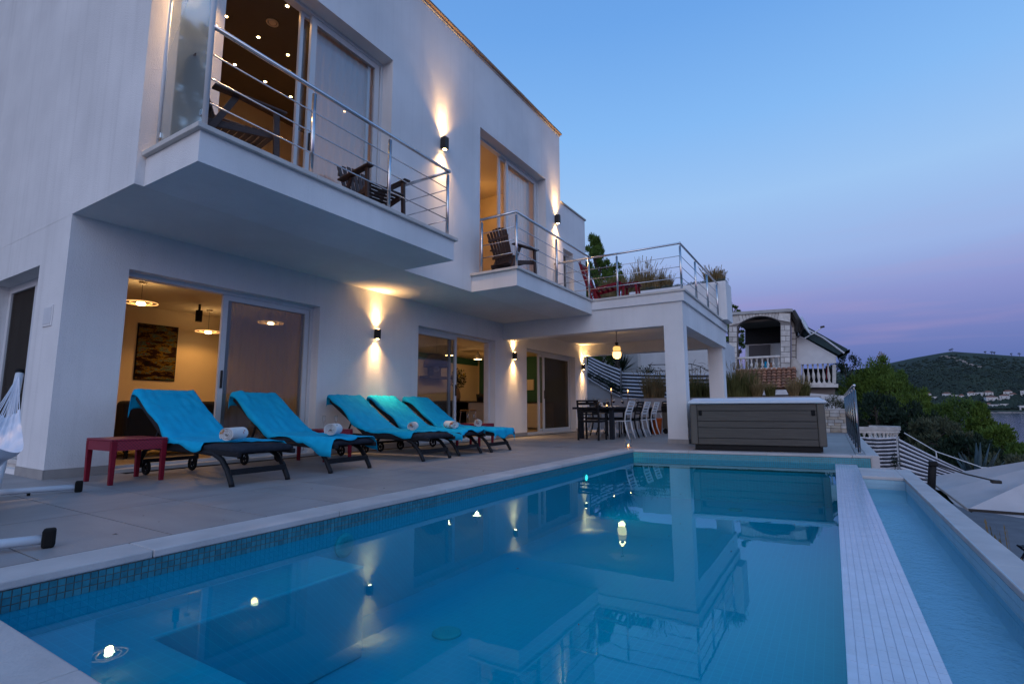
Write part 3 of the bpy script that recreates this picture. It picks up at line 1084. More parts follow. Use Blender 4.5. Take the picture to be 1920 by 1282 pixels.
# side door with insect screen and a shutter box below
sdr = MB().wally(YL + .20, YL + .25, LD[0], LD[1], .16, LD[3], [(LD[0] + .09, -8.75, .26, 2.34), (-8.66, LD[1] - .09, .26, 2.34)]).build('side_door', 'alu', villa)
for (a, b) in ((LD[0] + .09, -8.75), (-8.66, LD[1] - .09)):
    MB().box(a, b, YL + .222, YL + .228, .26, 2.34).build('insect_screen', 'insect_screen', sdr)
    MB().box(a, b, YL + .235, YL + .24, .26, 2.34).build('pane', 'pane_dim', sdr)
for k in range(3):
    MB().box(LD[0], LD[1], YL + .10 - k * .03, YL + .25, .002 + k * .052, .050 + k * .052).build('threshold_step', 'capstone', sdr, bevel=.003)
# upper doors
xu = -5.84
frame(villa, 'door_frame', xu, UD1[0], UD1[1], UD1[2] + .001, UD1[3])
leaf(villa, 'sliding_door', xu - .02, 4.16, 5.44, ZF + .035, 6.24, 'alu', 'pane', fw=.09, handle=4.2)
leaf(villa, 'sliding_door', xu - .072, 4.02, 5.30, ZF + .035, 6.24, 'alu', 'pane', fw=.05)
frame(villa, 'door_frame', xu, UD2[0], UD2[1], UD2[2] + .001, UD2[3])
leaf(villa, 'sliding_door', xu - .02, 9.28, 10.66, ZF + .035, 6.29, 'alu', 'pane', fw=.08, handle=9.32)
leaf(villa, 'sliding_door', xu - .072, 9.05, 10.40, ZF + .035, 6.29, 'alu', 'pane', fw=.06)

# ---------------------------------------------------------------- rooms
def room(name, x0, x1, y0, y1, z0, z1, wall='interior_wall', ceil='interior_ceiling', floor='interior_floor'):
    """x1 is the facade side and stays open"""
    r = MB()
    r.add([(x0, y0, z0), (x0, y1, z0), (x0, y1, z1), (x0, y0, z1), (x1, y0, z0), (x1, y1, z0), (x1, y1, z1), (x1, y0, z1)],
          [(0, 1, 2, 3), (0, 4, 7, 3), (1, 5, 6, 2)])
    o = r.build(name, wall, villa)
    MB().add([(x0, y0, z1), (x1, y0, z1), (x1, y1, z1), (x0, y1, z1)], [(0, 1, 2, 3)]).build('room_ceiling', ceil, o)
    MB().add([(x0, y0, z0), (x1, y0, z0), (x1, y1, z0), (x0, y1, z0)], [(0, 1, 2, 3)]).build('room_floor', floor, o)
    return o
room('living_room', -10.7, -7.452, 2.50, 7.25, .03, 2.62)
kr = room('kitchen', -11.6, -7.452, 7.45, 16.3, .03, 2.62)
MB().box(-11.595, -11.57, 7.5, 16.25, 2.38, 2.615).build('green_band', 'green_paint', kr)
MB().box(-11.5, -7.5, 16.25, 16.295, .04, 2.61).build('green_wall', 'green_paint', kr)
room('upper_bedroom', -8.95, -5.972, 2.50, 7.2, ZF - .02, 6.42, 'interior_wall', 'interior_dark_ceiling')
room('upper_landing', -8.6, -5.972, 7.4, 11.1, ZF - .02, 6.45, 'interior_wall', 'interior_ceiling')

# sheer curtains
def curtain(label, x, y0, y1, z0, z1, m, amp=.03, folds=9, group=None):
    c = MB()
    n = folds * 6
    c.grid(lambda a, b: (x + amp * math.sin(a * folds * 2 * math.pi) * (.6 + .4 * b) + .006 * math.sin(a * 37 + b * 3), y0 + (y1 - y0) * a + .01 * math.sin(b * 5 + a * 9), z0 + (z1 - z0) * b), n, 8)
    return tag(c.build('curtain', m, None, smooth=True), label, 'curtain', group)
curtain('pale sheer curtain behind the glass of the left ground floor sliding door', -7.50, 4.10, 5.55, .06, 2.5, 'sheer', amp=.02, folds=12)
curtain('sheer white curtain gathered behind the upper left balcony door', -6.02, 4.30, 5.85, ZF + .02, 6.3, 'sheer_pale', amp=.02, folds=12)
curtain('sheer curtain hanging behind the glass of the right balcony door', -6.02, 9.4, 10.95, ZF + .02, 6.35, 'sheer_pale', amp=.02, folds=12)

# ---------------------------------------------------------------- wall lamps (up and down lights)
WL_G = 'black up-and-down wall lamps on the house'
def wall_lamp(y, z, x, label, on=True, e=1.0, s=1.0):
    e *= rnd.uniform(.85, 1.15)
    t = thing('wall_lamp', label, 'lamp', (x, y, z - .09), 0, WL_G)
    w, h, d = .042 * s, .088 * s, .085 * s
    MB().wall(lambda a, p, q: (p, q, a), z - h, z + h, x + .018, x + .018 + d, y - w, y + w, []).build('housing', 'dark_metal', t, bevel=.006)
    MB().box(x + .0005, x + .018, y - w * .75, y + w * .75, z - h * .7, z + h * .7).build('wall_bracket', 'dark_metal', t)
    cx = x + .018 + d / 2
    for sg in (-1, 1):
        MB().lathe([(0, 0), (.027 * s, 0), (.026 * s, .004), (0, .004)], 16, (cx, y, z + sg * (h + .0045) - .002)).build('lens', 'lamp_lens' if on else 'dark_metal', t)
        if on:
            rot = (0, 0, 0) if sg < 0 else (math.pi, 0, 0)
            light('SPOT', (cx, y, z + sg * (h + .012)), 95 * e, (1, .60, .25), .025, rot, parent=t, spot_size=RAD(52), spot_blend=1.0)
            light('SPOT', (cx, y, z + sg * (h + .012)), 75 * e, (1, .55, .20), .035, rot, parent=t, spot_size=RAD(108), spot_blend=1.0)
    return t
wall_lamp(6.70, 2.10, XF, 'lit wall lamp between the two big ground floor sliding doors')
wall_lamp(11.57, 2.12, XF, 'lit wall lamp beside the narrow pier at the dining terrace')
wall_lamp(16.02, 2.12, XF, 'lit wall lamp at the far end of the dining terrace wall')
wall_lamp(6.74, 5.42, XU, 'lit wall lamp on the upper wall right of the left balcony', s=1.25, e=1.3)
wall_lamp(11.22, 5.46, XU, 'lit wall lamp on the upper wall by the right house corner', s=1.25, e=1.3)
wall_lamp(2.5, 5.62, XU, 'lit wall lamp above the frosted wind screen', s=1.25, e=1.8)
wall_lamp(12.82, 4.52, XU, 'unlit wall lamp on the low stair block by the roof terrace', on=False, s=1.2)
# ---------------------------------------------------------------- sun loungers
def prof(s):
    """centre line of the lounger mattress: s runs from the head of the back to the foot end; gives (x, z, nx, nz)"""
    BL = 1.02
    a = RAD(33)
    hx, hz = .62, .365
    if s < BL:
        x, z = hx + .0 - (BL - s) * math.cos(a), hz + (BL - s) * math.sin(a)
        k = max(0, min(1, (s - BL + .12) / .24))
    else:
        x, z = hx + (s - BL), hz - .02 * (s - BL)
        k = max(0, min(1, (s - BL + .12) / .24))
    k = k * k * (3 - 2 * k)
    ang = a * (1 - k)
    if abs(s - BL) < .12:
        t = (s - BL + .12) / .24
        z += .030 * 4 * t * (1 - t) * .5
    return x, z, math.sin(ang), math.cos(ang)
LTOT = 2.20
def make_lounger():
    t = thing('sun_lounger', '', 'sun lounger', group='black sun loungers in a row along the house', local=True)
    hw = .30
    for sy in (-1, 1):
        y = sy * hw
        rail = [(-.02, y, .09), (.0, y, .19), (.08, y, .285), (.22, y, .315), (.6, y, .315), (1.15, y, .31), (1.42, y, .295), (1.56, y, .245), (1.66, y, .15), (1.74, y, .03), (1.75, y, 0)]
        fb_ = MB()
        for a, b in zip(rail, rail[1:]):
            pass
        fb_.tube(rail, [.026] * (len(rail) - 1) + [.026], 8)
        local_part(fb_, 'side_frame', 'black_plastic', t, smooth=True)
        rail2 = MB().bar((.30, y * .98, .335), (1.84, y * .98, .30), .035, .05)
        local_part(rail2, 'seat_rail', 'black_plastic', t, bevel=.008)
        w = local_part(MB().torus((0.02, y - sy * .05, .085), .068, .017, 24, 8, 'Y'), 'wheel', 'rubber', t, smooth=True)
        h = MB().tube([(.02, y - sy * .072, .085), (.02, y - sy * .028, .085)], .016, 10)
        for k in range(5):
            an = k * 2 * math.pi / 5
            h.bar((.02, y - sy * .05, .085), (.02 + .06 * math.cos(an), y - sy * .05, .085 + .06 * math.sin(an)), .012, .012)
        q = h.build('hub', 'black_plastic')
        q.parent = w
        a = Vector(prof(.02)[:1] + (y * .98,) + (prof(.02)[1] - .045,))
        b = Vector((.62, y * .98, .33))
        local_part(MB().bar(a, b, .035, .045), 'backrest_rail', 'black_plastic', t, bevel=.008)
        local_part(MB().bar((.12, y * .8, .32), (.24, y * .8, .56), .02, .02), 'support_strut', 'black_plastic', t)
    local_part(MB().bar((1.70, -hw, .13), (1.70, hw, .13), .03, .055), 'stretcher', 'black_plastic', t, bevel=.006)
    local_part(MB().bar((.04, -hw, .16), (.04, hw, .16), .03, .04), 'axle', 'black_plastic', t)
    local_part(MB().bar((.9, -hw, .30), (.9, hw, .30), .03, .03), 'cross_bar', 'black_plastic', t)
    # mattress as one soft slab with a seam at the knee
    n = 44
    mm = MB()
    W = .31
    def pt(i, v, top):
        s = LTOT * i / n
        x, z, nx, nz = prof(s)
        edge = 1 - .35 * (abs(v) ** 6)
        th = .072 * edge
        if i in (0, n):
            th *= .6
        off = (th if top else .0)
        return (x + nx * off * 1, v * W, z - .03 + nz * off)
    for i in range(n):
        for j in range(8):
            v0, v1 = -1 + j / 4, -1 + (j + 1) / 4
            for top in (0, 1):
                q = [pt(i, v0, top), pt(i + 1, v0, top), pt(i + 1, v1, top), pt(i, v1, top)]
                mm.add(q, [(0, 1, 2, 3)])
        for v in (-1, 1):
            mm.add([pt(i, v, 0), pt(i + 1, v, 0), pt(i + 1, v, 1), pt(i, v, 1)], [(0, 1, 2, 3)])
    for i in (0, n):
        for j in range(8):
            v0, v1 = -1 + j / 4, -1 + (j + 1) / 4
            mm.add([pt(i, v0, 0), pt(i, v1, 0), pt(i, v1, 1), pt(i, v0, 1)], [(0, 1, 2, 3)])
    local_part(mm, 'mattress', 'mattress', t, smooth=True)
    return t
LX = -6.63
lg = make_lounger()
LOUNGERS = [(LX - .0, 3.125, .02, 'black sun lounger nearest the house corner, beside the front red table'),
            (LX - .05, 4.30, .02, 'second sun lounger from the left, in front of the glazed door leaf'),
            (LX - .03, 5.87, .015, 'middle sun lounger, standing under the lit wall lamp'),
            (LX - .10, 6.775, .015, 'fourth sun lounger from the left, in front of the second sliding door'),
            (LX - .04, 7.60, .01, 'farthest sun lounger, next to the far red side table')]
lroots = []
for i, (x, y, rz, lab) in enumerate(LOUNGERS):
    o = lg if i == 0 else dup(lg)
    o.location = (x, y, 0)
    o.rotation_euler = (0, 0, rz)
    o['label'] = lab
    lroots.append(o)

def towel(i, s0, s1, skew, seed, label, w0=.36, hang=.10, wr=.008, fold=None, footdrop=0, cornerflap=0):
    """blue cloth laid over lounger i: from behind the head (s0<0) to s1 along the mattress"""
    r = random.Random(seed)
    ph = [r.uniform(0, 6.28) for _ in range(8)]
    x0, y0, rz, _ = LOUNGERS[i]
    nu, nv = 88, 30
    tm_ = MB()
    def f(a, b):
        v = (b - .5) * 2
        send = s1 + skew * v + .03 * math.sin(v * 5 + ph[0])
        s = s0 + (send - s0) * a
        top = .045
        if s < 0:                                     # flap over the head, falling behind
            x, z, nx, nz = prof(0)
            k = min(1, -s / .07)
            x += -.03 * math.sin(k * 1.57) - .10 * max(0, -s - .05) * .6
            z += .036 - .95 * max(0, -s - .03)
        elif s > LTOT:
            x, z, nx, nz = prof(LTOT)
            d = s - LTOT
            x += min(d, .03) + .012 * math.sin(v * 9 + ph[1])
            z += .046 - max(0, d - .02) * .97
            nx = nz = 0
        else:
            x, z, nx, nz = prof(s)
            x += nx * .046
            z += nz * .046
        flat = .318
        wid = w0 + .015 * math.sin(s * 4 + ph[2]) + .012 * math.sin(s * 11 + ph[3])
        yv = v * wid
        drop = 0
        if abs(yv) > flat:
            e = abs(yv) - flat
            drop = e * (1.25 + .35 * math.sin(s * 7 + ph[4] + v))
            yv = math.copysign(flat + e * .35 + .006, yv)
        if s > LTOT - .5 and hang:
            drop += hang * max(0, abs(v) - .78) * 1.6 * max(0, min(1, (s - LTOT + .5) / .3)) * (1 if v < 0 else .45)
        wv = wr * (math.sin(s * 9 + v * 5 + ph[5]) * .5 + math.sin(s * 5 - v * 9 + ph[6]) * .6 + .6 * math.sin(v * 14 + s * 3 + ph[7]))
        wv += .010 * mnoise.noise(Vector((s * 5, v * 4, seed)))
        if s < .45:
            wv += .022 * max(0, mnoise.noise(Vector((s * 4.5, v * 2.2 + 3, seed * 1.7)))) * (1 - s / .45 if s > 0 else 1)
        x += nx * abs(wv) * 1.2 - (nz * .0)
        z += max(nz, .3) * abs(wv) - drop
        c, sn = math.cos(rz), math.sin(rz)
        return (x0 + x * c - yv * sn, y0 + x * sn + yv * c, z)
    tm_.grid(f, nu, nv)
    o = tm_.build('lounger_towel', 'towel_blue', None, smooth=True)
    md = o.modifiers.new('thick', 'SOLIDIFY')
    md.thickness = .004
    md.offset = 1
    return tag(o, label, 'towel', 'blue towels spread over the loungers')
towel(0, -.26, 1.86, .22, 3, 'blue towel over the lounger nearest the house corner, its dark foot end left bare', wr=.006)
towel(1, -.22, 2.22, .0, 11, 'blue towel over the second lounger, one corner hanging at the foot', hang=.42)
towel(2, -.20, 2.02, .10, 23, 'blue towel over the middle lounger with its back against the lamplit wall')
towel(3, -.20, 2.24, .0, 31, 'rumpled blue towel over the fourth lounger, catching the lamp light', wr=.02, hang=.3)
towel(4, -.18, 2.36, .0, 47, 'blue towel over the farthest lounger, its end hanging over the foot edge', hang=.05)

# rolled towels
m, nt, b = newmat('towel_print')
N, L = nt.nodes, nt.links
b.inputs['Roughness'].default_value = .95
geo = N.new('ShaderNodeNewGeometry')
n1 = N.new('ShaderNodeTexNoise')
n1.inputs['Scale'].default_value = 11
n1.inputs['Detail'].default_value = 2
L.new(geo.outputs['Position'], n1.inputs[0])
r1 = N.new('ShaderNodeValToRGB')
r1.color_ramp.interpolation = 'CONSTANT'
setramp(r1, [(0, (.05, .16, .06)), (.29, (.72, .73, .72)), (.56, (.70, .71, .70)), (.63, (.45, .06, .04)), (.665, (.60, .36, .03)), (.70, (.72, .72, .70))])
L.new(n1.outputs[0], r1.inputs[0])
L.new(r1.outputs[0], b.inputs['Base Color'])
def rolled(i, x, dy, rz, label, r0=.062, ln=.27):
    lx, ly, lr, _ = LOUNGERS[i]
    z = prof(1.02 + x - .62)[1] + .056
    sp_ = MB()
    turns, n = 3.6, 72
    pts = []
    for k in range(n + 1):
        t = k / n * turns * 2 * math.pi
        rr = .010 + (r0 - .010) * (k / n)
        pts.append((rr * math.cos(t), rr * math.sin(t) * .94 + r0))
    th = .0065
    outer = [(p[0] * (1 + th / max(math.hypot(p[0], p[1] - r0), .01)), r0 + (p[1] - r0) * (1 + th / max(math.hypot(p[0], p[1] - r0), .01))) for p in pts]
    poly = pts + outer[::-1]
    for e in (-1, 1):
        pass
    m_ = n + 1
    vs = []
    for e in (-ln / 2, ln / 2):
        for k in range(m_):
            wob = .008 * (1 if e > 0 else -1) * (1 - k / n) * 1.4
            vs.append((pts[k][0], e + wob, pts[k][1]))
        for k in range(m_):
            wob = .008 * (1 if e > 0 else -1) * (1 - k / n) * 1.4
            vs.append((outer[k][0], e + wob, outer[k][1]))
    fs = []
    B = 2 * m_
    for k in range(n):
        fs += [(k, k + 1, B + k + 1, B + k), (m_ + k, m_ + k + 1, B + m_ + k + 1, B + m_ + k)]
        fs += [(k, k + 1, m_ + k + 1, m_ + k), (B + k, B + k + 1, B + m_ + k + 1, B + m_ + k)]
    fs += [(n, m_ + n, B + m_ + n, B + n), (0, m_, B + m_, B)]
    sp_.add(vs, fs)
    o = sp_.build('rolled_towel', 'towel_print', None, smooth=False)
    o.location = (lx + x, ly + dy, z)
    o.rotation_euler = (0, 0, rz)
    return tag(o, label, 'towel', 'rolled bath towels on the loungers')
rolled(0, 1.36, -.04, RAD(32), 'rolled white towel with red marks on the lounger nearest the house corner', .07, .30)
rolled(1, 1.42, .03, RAD(34), 'rolled white towel with dark lettering standing out on the second lounger', .075, .26)
rolled(2, 1.30, .0, RAD(36), 'rolled white towel with red and green print on the middle lounger', .065, .28)
rolled(3, 1.38, -.02, RAD(-112), 'plain rolled white towel on the fourth lounger', .065, .26)
rolled(4, 1.26, .02, RAD(36), 'rolled white towel with yellow and green print on the farthest lounger', .068, .28)

# ---------------------------------------------------------------- red side tables
m, nt, b = newmat('red_weave')
N, L = nt.nodes, nt.links
b.inputs['Roughness'].default_value = .5
geo = N.new('ShaderNodeNewGeometry')
ch = N.new('ShaderNodeTexChecker')
ch.inputs['Scale'].default_value = 62
ch.inputs['Color1'].default_value = (.30, .012, .035, 1)
ch.inputs['Color2'].default_value = (.16, .008, .02, 1)
L.new(geo.outputs['Position'], ch.inputs[0])
L.new(ch.outputs[0], b.inputs['Base Color'])
def side_table():
    t = thing('side_table', '', 'side table', group='red woven plastic side tables between the loungers', local=True)
    w, d, h = .30, .25, .44
    local_part(MB().box(-w, w, -d, d, h - .022, h), 'table_top', 'red_weave', t, bevel=.008)
    for (a, b_, c, d_) in ((-w + .01, w - .01, -d + .004, -d + .016), (-w + .01, w - .01, d - .016, d - .004), (-w + .004, -w + .016, -d + .017, d - .017), (w - .016, w - .004, -d + .017, d - .017)):
        local_part(MB().box(a, b_, c, d_, h - .115, h - .0225), 'apron', 'red_weave', t)
    for sx in (-1, 1):
        for sy in (-1, 1):
            x, y = sx * (w - .026), sy * (d - .026)
            l = MB()
            a, b_ = .0255, .019
            l.add([(x - b_, y - b_, 0), (x + b_, y - b_, 0), (x + b_, y + b_, 0), (x - b_, y + b_, 0), (x - a, y - a, h - .0226), (x + a, y - a, h - .0226), (x + a, y + a, h - .0226), (x - a, y + a, h - .0226)],
                  [(0, 3, 2, 1), (4, 5, 6, 7), (0, 1, 5, 4), (1, 2, 6, 5), (2, 3, 7, 6), (3, 0, 4, 7)])
            local_part(l, 'leg', 'red_plastic', t, bevel=.004)
    return t
st = side_table()
ST = [(-6.285, 2.54, .0, 'red side table standing in front of the house corner'),
      (-6.33, 5.06, .03, 'red side table between the second and the middle lounger'),
      (-6.16, 8.56, -.02, 'red side table beyond the farthest lounger')]
for i, (x, y, rz, lab) in enumerate(ST):
    o = st if i == 0 else dup(st)
    o.location = (x, y, 0)
    o.rotation_euler = (0, 0, rz)
    o['label'] = lab

def flute(x, y, z, label, h=.20):
    t = thing('champagne_flute', label, 'glass', (x, y, z), 0, 'champagne flutes on the side tables', local=True)
    local_part(MB().lathe([(.0, .0), (.030, .0), (.030, .003), (.006, .008)], 16), 'foot', 'wineglass', t, smooth=True)
    local_part(MB().lathe([(.004, .008), (.004, .08)], 8), 'stem', 'wineglass', t)
    local_part(MB().lathe([(.004, .08), (.020, .10), (.024, .14), (.022, h), (.0205, h), (.022, .14), (.018, .103), (.0, .09)], 16), 'bowl', 'wineglass', t, smooth=True)
flute(-6.42, 5.10, .44, 'champagne flute on the middle red table, the one nearer the wall')
flute(-6.30, 5.22, .44, 'champagne flute on the middle red table, the one nearer the middle lounger')
flute(-6.30, 8.50, .44, 'champagne flute on the far red table, the left one')
flute(-6.20, 8.58, .44, 'champagne flute on the far red table, the right one')

# ---------------------------------------------------------------- hammock on its stand
hs = thing('hammock_stand', 'white tubular hammock stand with black end caps at the left edge', 'hammock stand', (-4.88, 1.07, 0), RAD(-21.5), local=True)
for k, sx in enumerate((-1.17, 1.17)):
    f_ = local_part(MB().tube([(sx, -.52, .045), (sx, .50, .045)], .025, 14), 'foot_bar', 'white_plastic', hs, smooth=True)
    for sy in (-.53, .50):
        q = MB().box(sx - .032, sx + .032, sy - .0, sy + .055, 0, .098).build('end_cap', 'rubber', None, bevel=.012)
        q.parent = f_
    q = MB().lathe([(0, 0), (.012, 0), (.012, .02), (0, .02)], 10, (sx, .2, 0)).build('glide', 'rubber')
    q.parent = f_
    arm = [(sx * .62, 0, .06), (sx * .92, 0, .10), (sx * 1.05, 0, .24), (sx * 1.16, 0, .55), (sx * 1.38, 0, 1.06)]
    local_part(MB().tube(arm, [.034, .034, .034, .034, .030], 12), 'arm', 'white_plastic', hs, smooth=True)
    local_part(MB().tube([(sx * 1.38, 0, 1.06), (sx * 1.392, 0, 1.09)], .034, 12), 'arm_cap', 'rubber', hs)
local_part(MB().tube([(-.75, 0, .06), (.75, 0, .06)], .035, 14), 'base_tube', 'white_plastic', hs, smooth=True)
hm = thing('hammock', 'white cotton hammock slung from the stand at the left edge', 'hammock', (-4.88, 1.07, .2), RAD(-21.5), local=True)
E0, E1 = Vector((-1.6, 0, .86)), Vector((1.6, -.0, .86))
def hamf(a, b):
    k = .12 + .76 * a
    p = E0.lerp(E1, k)
    s4 = 4 * k * (1 - k)
    w = .04 + .20 * math.sin(math.pi * k) ** 1.6
    v = (b - .5) * 2
    return (p.x, v * w, p.z - .78 * s4 ** .8 + .16 * abs(v) ** 1.7 * s4 + .012 * math.sin(v * 16 + a * 5))
o = local_part(MB().grid(hamf, 40, 26), 'cloth', 'cloth_white', hm, smooth=True)
for end, kk in ((0, 0.), (1, 1.)):
    for j in range(14):
        b_ = (j + .5) / 14
        p = hamf(kk, b_)
        e = (E0, E1)[end]
        local_part(MB().tube(curve(e, p, .015, 4), .0035, 5), 'cord', 'cloth_white', hm)

# ---------------------------------------------------------------- slatted garden armchairs on the balconies
def deck_chair():
    t = thing('garden_armchair', '', 'chair', group='dark slatted wooden armchairs on the balconies', local=True)
    W = 'wood_dark'
    for sy in (-1, 1):
        y = sy * .29
        local_part(MB().bar((.30, y, 0), (.27, y, .60), .035, .06, (1, 0, 0)), 'leg', W, t, bevel=.004)
        local_part(MB().bar((-.42, y * .93, 0), (-.12, y * .93, .60), .035, .06, (1, 0, 0)), 'leg', W, t, bevel=.004)
        local_part(MB().bar((.36, y * 1.03, .615), (-.34, y * 1.03, .60), .10, .026), 'armrest', W, t, bevel=.008)
        local_part(MB().bar((.28, y * .82, .36), (-.40, y * .82, .24), .03, .07), 'side_rail', W, t, bevel=.004)
        local_part(MB().bar((.30, y * .82, .10), (-.38, y * .82, .10), .025, .035), 'runner', W, t, bevel=.004)
    for k in range(9):
        a = k / 8
        local_part(MB().bar((.30 - .58 * a, -.255, .40 - .11 * a), (.30 - .58 * a, .255, .40 - .11 * a), .052, .018), 'seat_slat', W, t, bevel=.003)
    for k in range(7):
        v = (k - 3) / 3
        top = .93 - .055 * v * v
        local_part(MB().bar((-.26, v * .19, .27), (-.50, v * .235, top), .058, .016, (1, 0, .3)), 'back_slat', W, t, bevel=.003)
    for zz, xx in ((.42, -.335), (.74, -.452)):
        local_part(MB().bar((xx, -.27, zz), (xx, .27, zz), .02, .05), 'back_rail', W, t, bevel=.003)
    return t
dc = deck_chair()
DC = [((-5.10, 2.80, 3.222), RAD(80), 'dark slatted armchair behind the frosted screen, lit from the room'),
      ((-5.13, 4.72, 3.222), RAD(-8), 'dark slatted armchair at the middle of the left balcony'),
      ((-5.13, 8.42, 3.222), RAD(78), 'dark slatted armchair on the right balcony')]
for i, (p, rz, lab) in enumerate(DC):
    o = dc if i == 0 else dup(dc)
    o.location = p
    o.rotation_euler = (0, 0, rz)
    o['label'] = lab

# red slatted lounge chair on the roof terrace
rc = thing('deck_lounge_chair', 'red slatted lounge chair on the roof terrace behind the railing', 'chair', (-4.48, 11.6, 3.236), RAD(8), local=True)
for sy in (-1, 1):
    y = sy * .27
    local_part(MB().bar((-.26, y, .02), (-.56, y, 1.04), .03, .065, (1, 0, 0)), 'back_post', 'red_plastic', rc, bevel=.004)
    local_part(MB().bar((-.32, y * .9, .30), (.42, y * .9, .43), .03, .07), 'side_rail', 'red_plastic', rc, bevel=.004)
    local_part(MB().bar((.36, y * .9, 0), (.40, y * .9, .46), .03, .055, (1, 0, 0)), 'leg', 'red_plastic', rc, bevel=.004)
    local_part(MB().bar((-.10, y * .9, 0), (-.24, y * .9, .32), .03, .055, (1, 0, 0)), 'leg', 'red_plastic', rc, bevel=.004)
for k in range(5):
    a = k / 4
    local_part(MB().bar((-.355 - .20 * a, -.255, .34 + .66 * a), (-.355 - .20 * a, .255, .34 + .66 * a), .02, .085, (-.38, 0, .92)), 'back_slat', 'red_plastic', rc, bevel=.003)
for k in range(6):
    a = k / 5
    local_part(MB().bar((-.24 + .62 * a, -.245, .345 + .112 * a), (-.24 + .62 * a, .245, .345 + .112 * a), .07, .018), 'seat_slat', 'red_plastic', rc, bevel=.003)
fs_ = thing('foot_stool', 'low red footstool in front of the red lounge chair', 'stool', (-3.84, 11.62, 3.236), RAD(8), local=True)
for sx in (-1, 1):
    for sy in (-1, 1):
        local_part(MB().bar((sx * .16, sy * .2, 0), (sx * .14, sy * .2, .37), .03, .05), 'leg', 'red_plastic', fs_)
for k in range(5):
    local_part(MB().bar((-.17 + .085 * k, -.24, .385), (-.17 + .085 * k, .24, .385), .07, .018), 'slat', 'red_plastic', fs_)

# ---------------------------------------------------------------- dining set
dt = thing('dining_table', 'long dark dining table under the hanging lantern', 'table', (-4.93, 13.4, 0))
MB().box(-5.48, -4.40, 11.72, 15.1, .715, .765).build('table_top', 'navy_metal', dt, bevel=.008)
for x in (-5.29, -4.50):
    for y in (11.83, 15.0):
        MB().box(x - .05, x + .05, y - .05, y + .05, 0, .7145).build('leg', 'navy_metal', dt, bevel=.006)
for x in (-5.30, -4.58):
    MB().box(x - .015, x + .015, 11.9, 14.94, .63, .7145).build('apron', 'navy_metal', dt)

def ladder_chair(colr):
    t = thing('dining_chair', '', 'chair', group='ladder-back dining chairs round the long table', local=True)
    # faces +x; back at -x
    for sy in (-1, 1):
        y = sy * .21
        local_part(MB().tube([(-.31, y, 0), (-.235, y, .22), (-.20, y, .44)], [.016, .019, .019], 8), 'leg', colr, t, smooth=True)
        local_part(MB().tube([(-.20, y, .44), (-.225, y, .62), (-.325, y, .90)], [.019, .018, .016], 8), 'back_post', colr, t, smooth=True)
        local_part(MB().tube([(.20, y, 0), (.20, y, .44)], .016, 8), 'leg', colr, t, smooth=True)
    local_part(MB().box(-.21, .23, -.225, .225, .415, .44), 'seat_frame', colr, t, bevel=.008)
    local_part(MB().box(-.19, .22, -.205, .205, .4405, .475), 'seat_pad', 'black', t, bevel=.014)
    for k, (zz, hh) in enumerate(((.60, .05), (.675, .042), (.745, .042), (.815, .042), (.882, .05))):
        xx = -.222 - (zz - .6) * .345
        local_part(MB().bar((xx, -.2, zz), (xx, .2, zz), .014, hh, (-.33, 0, .94)), 'back_slat', colr, t, bevel=.003)
    return t
wc = ladder_chair('white_plastic')
bc = ladder_chair('black')
CH = [(wc, (-4.48, 12.33), 180, 'white ladder-back chair nearest the column at the right side of the table'),
      (bc, (-4.46, 12.98), 180, 'black ladder-back chair between the white chairs at the right side of the table'),
      (wc, (-4.48, 13.62), 180, 'second white ladder-back chair from the near end, right side of the table'),
      (wc, (-4.48, 14.46), 180, 'farthest white ladder-back chair at the right side of the table'),
      (wc, (-5.40, 13.02), 0, 'white ladder-back chair at the near left side of the table'),
      (bc, (-5.40, 13.55), 0, 'black ladder-back chair at the near left side of the table'),
      (wc, (-5.40, 14.08), 0, 'white ladder-back chair at the far left side of the table'),
      (bc, (-5.40, 14.62), 0, 'black ladder-back chair at the far left side of the table')]
used = set()
for (src, (x, y), rz, lab) in CH:
    o = src if id(src) not in used else dup(src)
    used.add(id(src))
    o.location = (x, y, 0)
    o.rotation_euler = (0, 0, RAD(rz))
    o['label'] = lab
# armchair at the head of the table
ac = thing('dining_armchair', 'black armchair with open back at the near end of the table', 'chair', (-4.83, 11.42, 0), RAD(90), local=True)
for sy in (-1, 1):
    y = sy * .25
    local_part(MB().bar((-.24, y, 0), (-.20, y, .44), .04, .04, (1, 0, 0)), 'leg', 'black', ac, bevel=.005)
    local_part(MB().bar((-.20, y, .44), (-.27, y, .91), .04, .04, (1, 0, 0)), 'back_post', 'black', ac, bevel=.005)
    local_part(MB().bar((.24, y, 0), (.24, y, .62), .04, .04, (1, 0, 0)), 'leg', 'black', ac, bevel=.005)
    local_part(MB().bar((.27, y, .63), (-.24, y, .65), .05, .022), 'armrest', 'black', ac, bevel=.006)
local_part(MB().box(-.22, .25, -.245, .245, .41, .455), 'seat', 'black', ac, bevel=.01)
local_part(MB().bar((-.268, -.27, .905), (-.268, .27, .905), .035, .04), 'top_rail', 'black', ac, bevel=.005)
local_part(MB().bar((-.262, -.23, .84), (-.262, .23, .84), .02, .06), 'back_slat', 'black', ac, bevel=.005)
for k in range(4):
    local_part(MB().bar((-.208 - .012 * k, -.23, .52 + .075 * k), (-.208 - .012 * k, .23, .52 + .075 * k), .014, .03), 'back_slat', 'black', ac)

